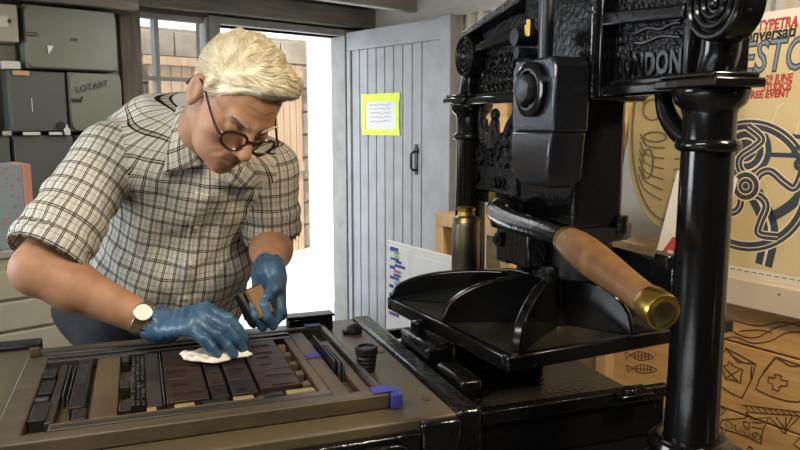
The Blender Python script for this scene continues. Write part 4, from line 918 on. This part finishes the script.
def arm_sdf(P, sh, el, wr):
    m = el + (wr - el) * .28
    d = cone(P, sh, el, .052, .046); d = smin(d, cone(P, el, m, .047, .047), .02); return smin(d, cone(P, m, wr, .046, .029), .02)
def body_sdf(P):
    d = smin(head_sdf(P), neck_sdf(P), .022)
    t = ell(P, tw((0, -.01, TL * .78)), (.155, .095, .17), TR); t = smin(t, ell(P, tw((0, 0, .05)), (.145, .095, .20), TR), .05)
    t = smin(t, cone(P, shR, shL, .045, .045), .05); d = smin(d, t, .03)
    for sh, el, wr, hd in ((shR, elR, wrR, handR), (shL, elL, wrL, handL)):
        a = smin(arm_sdf(P, sh, el, wr), hand_sdf(P, hd, -.003), .012); d = smin(d, a, .02)
    return d
# shirt
def folds(P):
    q = (P - V3(HIP)) @ V3(TR).T; x, y, z = q[:, 0], q[:, 1], q[:, 2]
    f = .0045 * np.sin(26 * x + 17 * z + 2.4 * np.sin(9 * z + 7 * x)) * np.clip(1.2 - 2.2 * z, .25, 1) + .0035 * np.sin(38 * z - 22 * x + 1.7 * np.sin(14 * x + 3))
    return f + .002 * np.sin(70 * x + 31 * z + 2 * np.sin(25 * z))
def torso_sdf(P):
    d = ell(P, tw((.0, -.0, .02)), (.205, .145, .20), TR)
    d = smin(d, ell(P, tw((.0, .018, .20)), (.195, .140, .19), TR), .05)
    d = smin(d, ell(P, tw((0, .0, TL - .07)), (.200, .128, .175), TR), .06)
    d = smin(d, ell(P, tw((-.04, -.05, TL + .0)), (.150, .095, .115), TR), .05)
    d = smin(d, cone(P, shR + Tt * -.015 + Ts * .02, shL + Tt * -.01, .060, .066), .05)
    d = smin(d, cone(P, NECK + Tt * -.02, shR, .068, .055), .04); d = smin(d, cone(P, NECK + Tt * -.02, shL, .068, .055), .04)
    return d
def sleeve_sdf(P, sh, el, t1, r0, r1):
    ax = nrm(el - sh); L = np.linalg.norm(el - sh); e = sh + ax * L * 1.1; s = (P - V3(sh)) @ V3(ax)
    w = .0022 * np.sin(55 * s + 30 * (P[:, 0] - P[:, 1])) + .0022 * np.sin(90 * s - 40 * P[:, 2])
    d = cone(P, sh, e, r0, r1) + w * np.clip(s / (L * .5), 0, 1)
    d = np.maximum(d, s - L * t1)
    return np.maximum(d, -np.maximum(cone(P, sh, e, r0 - .007, r1 - .007), -(s - L * (t1 - .16))))
SLV = ((shR, elR, .90, .066, .084), (shL, elL, .95, .070, .070))
def shirt_parts(P): return torso_sdf(P) + folds(P), sleeve_sdf(P, *SLV[0]), sleeve_sdf(P, *SLV[1])
def shirt_sdf(P):
    t, a, b = shirt_parts(P); hem = (HIP[2] - .0) - .34 * (P[:, 0] - HIP[0]) - P[:, 2]
    t = np.maximum(t, hem); return np.minimum(smin(t, a, .022), smin(t, b, .018))
person = thing('person', 'grey-haired person in a checked shirt and blue gloves bending over the press bed', 'person', (HIP[0], HIP[1], 0))
def pbuild(name, V, Q, m, par=person, off=(HIP[0], HIP[1], 0)):
    me = np_mesh(name, np.asarray(V) - V3(off), Q); return link(name, me, m, par, ang=180)
V, Q = nets(body_sdf, (-.86, 1.22, .78), (-.14, 2.06, 1.62), .0032)
body = pbuild('body', V, Q, 'skin')
V, Q = nets(shirt_sdf, (-.98, 1.2, .78), (-.08, 2.12, 1.58), .0055)
shirt = pbuild('shirt', V, Q, 'plaid')
def uv_shirt(me, V, Q, forced=None, rot=0.):
    c = V[Q].mean(1); pt = np.stack(shirt_parts(c.astype(np.float32)), 1).argmin(1) if forced is None else np.full(len(Q), forced)
    P = V[Q].reshape(-1, 3); pt = np.repeat(pt, Q.shape[1]); uv = np.zeros((len(P), 2))
    q = (P - HIP) @ TR.T; ang = np.arctan2(q[:, 0], q[:, 1] + .02); uv0 = np.stack([ang * .185, q[:, 2]], 1); uv[pt == 0] = uv0[pt == 0]
    for i, (sh, el, *_r) in enumerate(SLV):
        ax = nrm(el - sh); x = np.cross(ax, Tn); x = nrm(x); y = np.cross(ax, x); r = P - sh
        a = np.arctan2(r @ x, -(r @ y)); uvs = np.stack([a * .085, r @ ax], 1); uv[pt == i + 1] = uvs[pt == i + 1]
    # keep angle seams inside one face together
    k = Q.shape[1]; U = uv.reshape(-1, k, 2); per = np.where(pt.reshape(-1, k)[:, 0] == 0, .185 * 2 * pi, .085 * 2 * pi)
    d = U[:, :, 0] - U[:, :1, 0]; U[:, :, 0] -= np.round(d / per[:, None]) * per[:, None]
    U = U @ np.array(((cos(rot), -sin(rot)), (sin(rot), cos(rot))))
    l = me.uv_layers.new(name='UVMap'); l.data.foreach_set('uv', U.reshape(-1).astype(np.float32))
uv_shirt(shirt.data, V, Q)
# placket, buttons, pocket and collar laid onto the shirt surface
def sheet_on(name, grid, off, th, m='plaid', par=None, rot=0.):
    nu, nv = grid.shape[:2]; Pp = np.array(grid.reshape(-1, 3), np.float32)
    if off is not None:
        for _ in range(14): Pp = Pp - V3(Tn) * ((shirt_sdf(Pp) - off) * .8)[:, None]
    Q = np.array([(i * nv + j, (i + 1) * nv + j, (i + 1) * nv + j + 1, i * nv + j + 1) for i in range(nu - 1) for j in range(nv - 1)])
    me = np_mesh(name, Pp - V3((HIP[0], HIP[1], 0)), Q); uv_shirt(me, np.asarray(Pp, float), Q, 0, rot); o = link(name, me, m, par or shirt, ang=180)
    o.matrix_parent_inverse = Matrix.Identity(4); md = o.modifiers.new('solid', 'SOLIDIFY'); md.thickness = th; md.offset = 1; return o, Pp.reshape(nu, nv, 3)
PX = .012
gr = np.array([[tw((PX + x, .25 + .0 * z, z)) for x in np.linspace(-.016, .016, 5)] for z in np.linspace(-.03, TL - .015, 40)])
pk, pp = sheet_on('placket', gr, .0025, .0025)
for i in (4, 11, 18, 25, 32):
    p = pp[i, 2]; nn = grad(shirt_sdf, np.array([p], np.float32))[0]; lp = Vector(p) - Vector((HIP[0], HIP[1], 0)) + Vector(nn) * .004
    G().lathe([(0, -.001), (.0052, -.001), (.0058, .001), (.004, .0022), (.0, .0016)], Matrix.Translation(lp) @ Vector(nn).to_track_quat('Z', 'Y').to_matrix().to_4x4(), 16).build('button', 'button', shirt)
def surf(px, py, off=.004):
    d_ = nrm(at_depth(px, py, 1.) - Vector((0, 0, CAMH))); t = .9
    for _ in range(60):
        p = np.array([np.array((0, 0, CAMH)) + d_ * t], np.float32); s = float(shirt_sdf(p)[0]) - off; t += s * .8
        if abs(s) < 3e-4: break
    return p[0].astype(float)
# collar: stand round the neck, leaf folded over onto the shirt
ax = nrm(hw((0, -.028, -.055)) - NECK); cx_ = nrm(Ts - ax * (Ts @ ax)); cy_ = np.cross(cx_, ax); 
cy_ = cy_ if cy_ @ Tn > 0 else -cy_
rows = []; CB = NECK + ax * .012
for i in range(33):                                # the stand round the back and sides of the neck
    th = radians(-120 + 240 * i / 32); o_ = cx_ * sin(th) - cy_ * cos(th)
    rows.append([CB + o_ * .074 - ax * .02, CB + o_ * .070 + ax * .004, CB + o_ * .069 + ax * .024, CB + o_ * .073 + ax * .030, CB + o_ * .082 + ax * .018, CB + o_ * .090 - ax * .004])
sheet_on('collar_stand', np.array(rows), None, .0025)
def both(P): return np.minimum(shirt_sdf(P), np.minimum(head_sdf(P), neck_sdf(P)))
def leaf(fold, outer, rot, n=9):
    def poly(pts, off):
        pp = [surf(px, py, off) for px, py in pts]; return np.array([tuple(v) for v in spline([tuple(p) for p in pp], 5)])
    a, b = poly(fold, .016), poly(outer, .011); gr = []
    for k in range(n):
        f = k / (n - 1); row = a * (1 - f) + b * f; row = row + np.array((0, -1, .3)) * .006 * sin(pi * f)
        d_ = shirt_sdf(row.astype(np.float32)); g_ = grad(shirt_sdf, row.astype(np.float32)); gr.append(np.where((d_ < .009)[:, None], row + g_ * (.009 - d_)[:, None], row))
    sheet_on('collar_leaf', np.array(gr), None, .004, rot=rot)
leaf([(187, 108), (189, 126), (194, 146), (202, 166)], [(178, 108), (173, 130), (168, 152), (163, 173)], .5)
leaf([(220, 180), (228, 174), (238, 169), (249, 163)], [(236, 185), (246, 187), (254, 186), (262, 180)], -.7)
# trousers and shoes
fx = np.array((.5, 0, 0)); anR = np.array((-.76, 2.02, .10)); anL = np.array((-.52, 2.05, .10))
hpR, hpL = HIP + Ts * -.13 + (0, .01, -.06), HIP + Ts * .09 + (0, .01, -.06); knR = hpR * .5 + anR * .5 + (0, -.03, 0); knL = hpL * .5 + anL * .5 + (0, -.03, 0)
def trouser_sdf(P):
    d = ell(P, HIP + (-.085, .01, .01), (.215, .125, .15))
    for h, k, a in ((hpR, knR, anR), (hpL, knL, anL)):
        l = smin(cone(P, h, k, .098, .075), cone(P, k, a + (0, 0, -.03), .074, .066), .03); d = smin(d, l, .03)
    return np.maximum(d + .003 * np.sin(60 * P[:, 2] + 20 * P[:, 0]), .045 - P[:, 2])
V, Q = nets(trouser_sdf, (-1.0, 1.66, .0), (-.3, 2.25, 1.1), .012); pbuild('trousers', V, Q, 'denim')
for a in (anR, anL):
    def shoe(P, a=a):
        d = cone(P, a + (0, .04, -.05), a + (0.0, -.13, -.065), .042, .038); d = smin(d, cone(P, a + (0, .02, .0), a + (0, .01, -.04), .045, .045), .03); return np.maximum(d, .002 - P[:, 2])
    V, Q = nets(shoe, a - (.1, .25, .11), a + (.1, .15, .08), .008); pbuild('shoe', V, Q, 'shoe')
# gloves
def glove(hand, wr, el):
    ax = nrm(el - wr)
    def f(P):
        s = (P - V3(wr)) @ V3(ax); c = cone(P, wr - ax * .01, wr + ax * .05, .0325, .0375)
        d = smin(hand_sdf(P, hand, .0022), c, .014)
        d = d + .0011 * np.sin(260 * s + 25 * P[:, 0] * 8) * np.clip((s + .035) * 40, 0, 1) + .0007 * np.sin(300 * P[:, 0] + 120 * P[:, 2]) 
        d = np.maximum(d, s - .028 - .004 * np.sin(160 * P[:, 2] + 90 * P[:, 0]))
        return np.maximum(d, -np.maximum(cone(P, wr, wr + ax * .06, .031, .036), .012 - s))
    return f
for hand, wr, el in ((handR, wrR, elR), (handL, wrL, elL)):
    V, Q = nets(glove(hand, wr, el), wr - .21, wr + .19, .0023); pbuild('glove', V, Q, 'glove')
# wristwatch on the right wrist
ax = nrm(elR - wrR); wc = wrR + ax * .040; face = nrm(np.array((0, -.75, .6))); face = nrm(face - ax * (face @ ax)); x = np.cross(ax, face)
Mw = frame(Vector(wc) - Vector((HIP[0], HIP[1], 0)), x, face, ax)
wt = G().lathe([(.0345, -.010), (.0365, -.010), (.0365, .010), (.0345, .010)], Mw, 40).build('wristwatch', 'silver', person, .001)
Md = frame(Vector(wc + face * .034) - Vector((HIP[0], HIP[1], 0)), x, ax, face)
G().lathe([(.0, -.004), (.0185, -.004), (.0190, .004), (.0175, .0065), (.0165, .006), (0, .006)], Md, 36).build('watch_case', 'silver', wt); G().lathe([(0, .0058), (.016, .0058), (.016, .0066), (0, .0066)], Md, 36).build('watch_dial', 'dial', wt)
# hair
def hair_sdf(P, grow=0.):
    q = ((P - V3(HEADC)) @ V3(HR).T).astype(np.float32)
    d = ell(q, (0, -.016, .040), (.083 + grow, .106 + grow, .093 + grow))
    d = smin(d, ell(q, (.016, .044, .096), (.050, .040, .028)), .03); d = smin(d, ell(q, (.040, .028, .078), (.034, .040, .032)), .03)
    l, f, t = q[:, 0], q[:, 1], q[:, 2]
    d = d + .0022 * np.sin(95 * f + 60 * l + 3 * np.sin(40 * t)) + .0016 * np.sin(190 * l + 60 * f + 2 * np.sin(60 * f))
    cut_ = -(-.76 * f + .65 * t + .004 + .22 * np.clip(np.abs(l) - .045, 0, 1) - .34 * np.clip(l, 0, .08)); d = smax(d, cut_, .010)
    d = smax(d, -(t + .075), .01)
    ear = ell(np.abs(q) * V3((1, 0, 0)) + q * V3((0, 1, 1)), (.084, -.012, -.012), (.022, .026, .040)); return smax(d, -ear, .008)
V, Q = nets(hair_sdf, HEADC - .19, HEADC + .19, .0034)
Vh, Qh = V, Q
hair = pbuild('hair', V, Q, 'hair')
# combed strands lying on the hair
def strands(n):
    pick = rng.choice(len(Vh), n); P = Vh[pick] + rng.normal(0, .002, (n, 3)); P = onto(hair_sdf, P, .0005, 3)
    L0 = rng.uniform(.028, .062, n); steps = 8; pts = [P]
    lift = rng.uniform(-.001, .005, n) ; ph = rng.uniform(0, 6, n)
    for k in range(steps):
        q = (pts[-1] - HEADC) @ HR.T; side = np.clip((np.abs(q[:, 0]) - .035) / .04, 0, 1) * np.clip((.075 - q[:, 2]) / .05, 0, 1)
        D = np.stack([.75 * (1 - side) + .0 * side, -.55 * (1 - side) - .9 * side, -.10 - .45 * side], 1)
        fr = np.clip((q[:, 1] - .02) / .05, 0, 1) * (1 - side); D[:, 0] += .25 * fr; D[:, 1] += .5 * fr; D[:, 2] += -.1 * fr
        D[:, 0] += .45 * np.sin(55 * q[:, 1] + 30 * q[:, 0] + .5 * ph) * (1 - .6 * side); D = D @ HR
        g = grad(hair_sdf, pts[-1].astype(np.float32)); D = D - g * (D * g).sum(1)[:, None]; D /= np.linalg.norm(D, axis=1)[:, None] + 1e-9
        p = pts[-1] + D * (L0 / steps)[:, None]; dd = hair_sdf(p.astype(np.float32)); p = p - g * (dd - .0008 - lift * k / steps)[:, None]; pts.append(p)
    return np.stack(pts, 1)
S = strands(3800); n, K = S.shape[:2]; tang = np.gradient(S, axis=1); tang /= np.linalg.norm(tang, axis=2)[:, :, None] + 1e-9
out = S - HEADC; out = out - tang * (out * tang).sum(2)[:, :, None]; out /= np.linalg.norm(out, axis=2)[:, :, None] + 1e-9; sd = np.cross(tang, out)
w = (np.sin(np.linspace(.35, pi * .97, K)) * .00085)[None, :, None] * rng.uniform(.7, 1.3, (n, 1, 1))
R3 = np.stack([S + sd * w, S + out * w * .8, S - sd * w], 2)                   # three-sided strands
VS = R3.reshape(-1, 3); base = (np.arange(n)[:, None] * K + np.arange(K - 1)[None]) * 3; fc = []
for a, b in ((0, 1), (1, 2), (2, 0)): fc.append(np.stack([base + a, base + b, base + 3 + b, base + 3 + a], -1).reshape(-1, 4))
st = pbuild('hair_strands', VS, np.concatenate(fc), 'hair', hair); st['kind'] = 'stuff'
hp = lambda q: Vector(hw(q)) - Vector((HIP[0], HIP[1], 0))
# eyebrows
for s_ in (-1, 1):
    g = G(); random.seed(30 + s_)
    for k in range(60):
        f_ = random.random(); a = np.array((s_ * (.014 + .036 * f_), .097 - .020 * f_ ** 1.5, .0175 + .008 * sin(f_ * 2.6) + random.uniform(-.003, .003)))
        g.tube([hp(a), hp(a + np.array((s_ * .005, .001, .0025))), hp(a + np.array((s_ * .010, -.003, .002)))], [.0006, .0005, .0002], 4)
    g.build('eyebrow', 'hair_side', person)
# spectacles
sp = G(); FR_, TT_ = .1085, -.010
def rim_pt(s_, a, f=0.): return np.array((s_ * .0335 + .0255 * cos(a), FR_ + f - .010 * abs(cos(a)) * (1 if cos(a) * s_ > 0 else .1), TT_ + .0205 * sin(a)))
for s_ in (-1, 1): sp.tube([hp(rim_pt(s_, 2 * pi * i / 32)) for i in range(32)], .0031, 8, closed=True)
sp.tube(spline([hp((-.0085, FR_, TT_ + .006)), hp((0, FR_ + .002, TT_ + .010)), hp((.0085, FR_, TT_ + .006))], 5), .0022, 8)
sp = sp.build('spectacles', 'specs', person)
for s_ in (-1, 1):
    tb_ = G().tube(spline([hp((s_ * .058, FR_ - .010, TT_ + .004)), hp((s_ * .068, FR_ - .012, TT_ + .005)), hp((s_ * .075, .06, TT_ + .012)), hp((s_ * .0835, -.004, .020)), hp((s_ * .086, -.030, .010)), hp((s_ * .082, -.045, -.020))], 5), .0024, 8).build('temple', 'specs', sp)
    g = G(); g.b.faces.new([g._v(hp(rim_pt(s_, 2 * pi * i / 32, -.0005))) for i in range(32)]); ln = g.build('lens', 'glass', sp); md = ln.modifiers.new('solid', 'SOLIDIFY'); md.thickness = .0012
    G().ball(hp((s_ * .0605, FR_ - .011, TT_ + .005)), .0024).build('hinge', 'silver', sp)

# ------------------------------------------------------------------ what the hands hold
palmL = wrL + fL * .080 - nL * .034
bx = nrm(np.array((.30, -.10, -.60))); bz = nrm(np.array((.62, -.66, .42))); bz = nrm(bz - bx * (bz @ bx)); by = np.cross(bz, bx)
bt = thing('hand_brush', 'wood-backed black block brush gripped in the gloved hand beside the shirt', 'brush', tuple(A_(257, 303, 1.405))); bt.rotation_euler = Matrix((bx, by, bz)).transposed().to_euler()
G().box(-.031, .031, -.017, .018, .002, .018).build('wooden_back', 'wood_brush', bt, .003); G().box(-.034, .034, -.029, .020, -.020, .002).build('black_pad', 'iron_matt', bt, .003)
tips = handR[1]; tc = np.mean([tips[i * 3 + 2][1] for i in range(4)], 0); rc = np.array((tc[0] - .012, tc[1] - .0, .9455))
rq = on_level(213, 357.5, .948); nr, na = 16, 72; RV = []; RQ = []
for i in range(nr):
    for k in range(na):
        a = 2 * pi * k / na; f = (i + .3) / (nr - .7); ro = 1 + .16 * sin(3 * a + .6) + .10 * sin(5 * a + 2) + .05 * sin(11 * a)
        x, y = .064 * ro * f * cos(a), .030 * ro * f * sin(a); x2, y2 = x * .97 - y * .25, y * .97 + x * .10
        rdg = abs(sin(46 * x2 + 70 * y2 + 1.3 * sin(60 * y2))) * .6 + abs(sin(95 * x2 - 60 * y2 + 2)) * .4
        z = .9462 + (.003 + .013 * rdg * (.35 + .65 * f)) * (1 - .75 * max(0, f - .8) / .2)
        RV.append((rq.x + x2 - rc[0], rq.y + y2 - rc[1], z - rc[2]))
for i in range(nr - 1):
    for k in range(na): RQ.append((i * na + k, (i + 1) * na + k, (i + 1) * na + (k + 1) % na, i * na + (k + 1) % na))
me = np_mesh('cleaning_rag', np.array(RV), np.array(RQ)); o = link('cleaning_rag', me, 'cloth', ang=180); o.location = rc; md = o.modifiers.new('solid', 'SOLIDIFY'); md.thickness = .0018; md.offset = 1
tag(o, 'crumpled cream cotton rag under the gloved hand on the type', 'rag')


# ------------------------------------------------------------------ light
w = bpy.data.worlds.new('sky'); scene.world = w; w.use_nodes = True; nt_ = w.node_tree; bg = nt_.nodes['Background']
sk = nt_.nodes.new('ShaderNodeTexSky'); sk.sky_type = 'HOSEK_WILKIE'; sk.turbidity = 6; sk.sun_direction = (.2, -.5, .85)
mx = nt_.nodes.new('ShaderNodeMixRGB'); mx.inputs['Fac'].default_value = .75; mx.inputs['Color2'].default_value = (.86, .93, 1, 1); nt_.links.new(sk.outputs['Color'], mx.inputs['Color1']); nt_.links.new(mx.outputs['Color'], bg.inputs['Color']); bg.inputs['Strength'].default_value = 4.5
def light(name, typ, loc, energy, col, size=.3, rot=None, target=None, sy=None, ang=None):
    l = bpy.data.lights.new(name, typ); l.energy = energy; l.color = col; o = bpy.data.objects.new(name, l); COL.objects.link(o); o.location = loc
    if typ == 'AREA': l.shape = 'RECTANGLE'; l.size = size; l.size_y = sy or size
    elif typ == 'SUN': l.angle = ang or .01
    elif typ == 'POINT': l.shadow_soft_size = size
    if target is not None: o.rotation_euler = (Vector(target) - Vector(loc)).to_track_quat('-Z', 'Y').to_euler()
    return o
light('sun', 'SUN', (0, 0, 6), 11, (1, .95, .87), target=(.5, 3.2, 0), ang=.02)
light('added_left_daylight', 'AREA', (-2.95, 1.1, 1.5), 38, (.90, .95, 1), 1.2, target=(0, 1.6, 1.2), sy=1.0)  # area lamp added at the unseen left opening, brightens sleeve and press
light('ceiling_lamp', 'AREA', (-.55, .35, 2.15), 21, (1, .93, .82), .9, target=(-.5, .75, 0), sy=.3)
light('right_lamp', 'AREA', (1.0, .75, 2.12), 35, (1, .80, .56), .25, target=(1.25, 2.2, .7))
light('added_rear_fill', 'AREA', (-.55, 3.1, 2.0), 9, (.97, .97, 1), .9, target=(-.55, 3.3, 0), sy=.25)  # overhead fill added to brighten the door, rear wall and cabinets
#light('door_daylight', 'AREA', tuple(wall_world(BACK, -.66, .2, 1.1)), 22, (.92, .96, 1), .8, target=tuple(wall_world(BACK, -.66, -3, .9)), sy=1.7)
vs = scene.view_settings; scene.display_settings.display_device = 'sRGB'; vs.view_transform = 'Standard'; vs.look = 'None'; vs.exposure = 0; vs.gamma = 1; vs.use_curve_mapping = False
scene.cycles.use_denoising = True
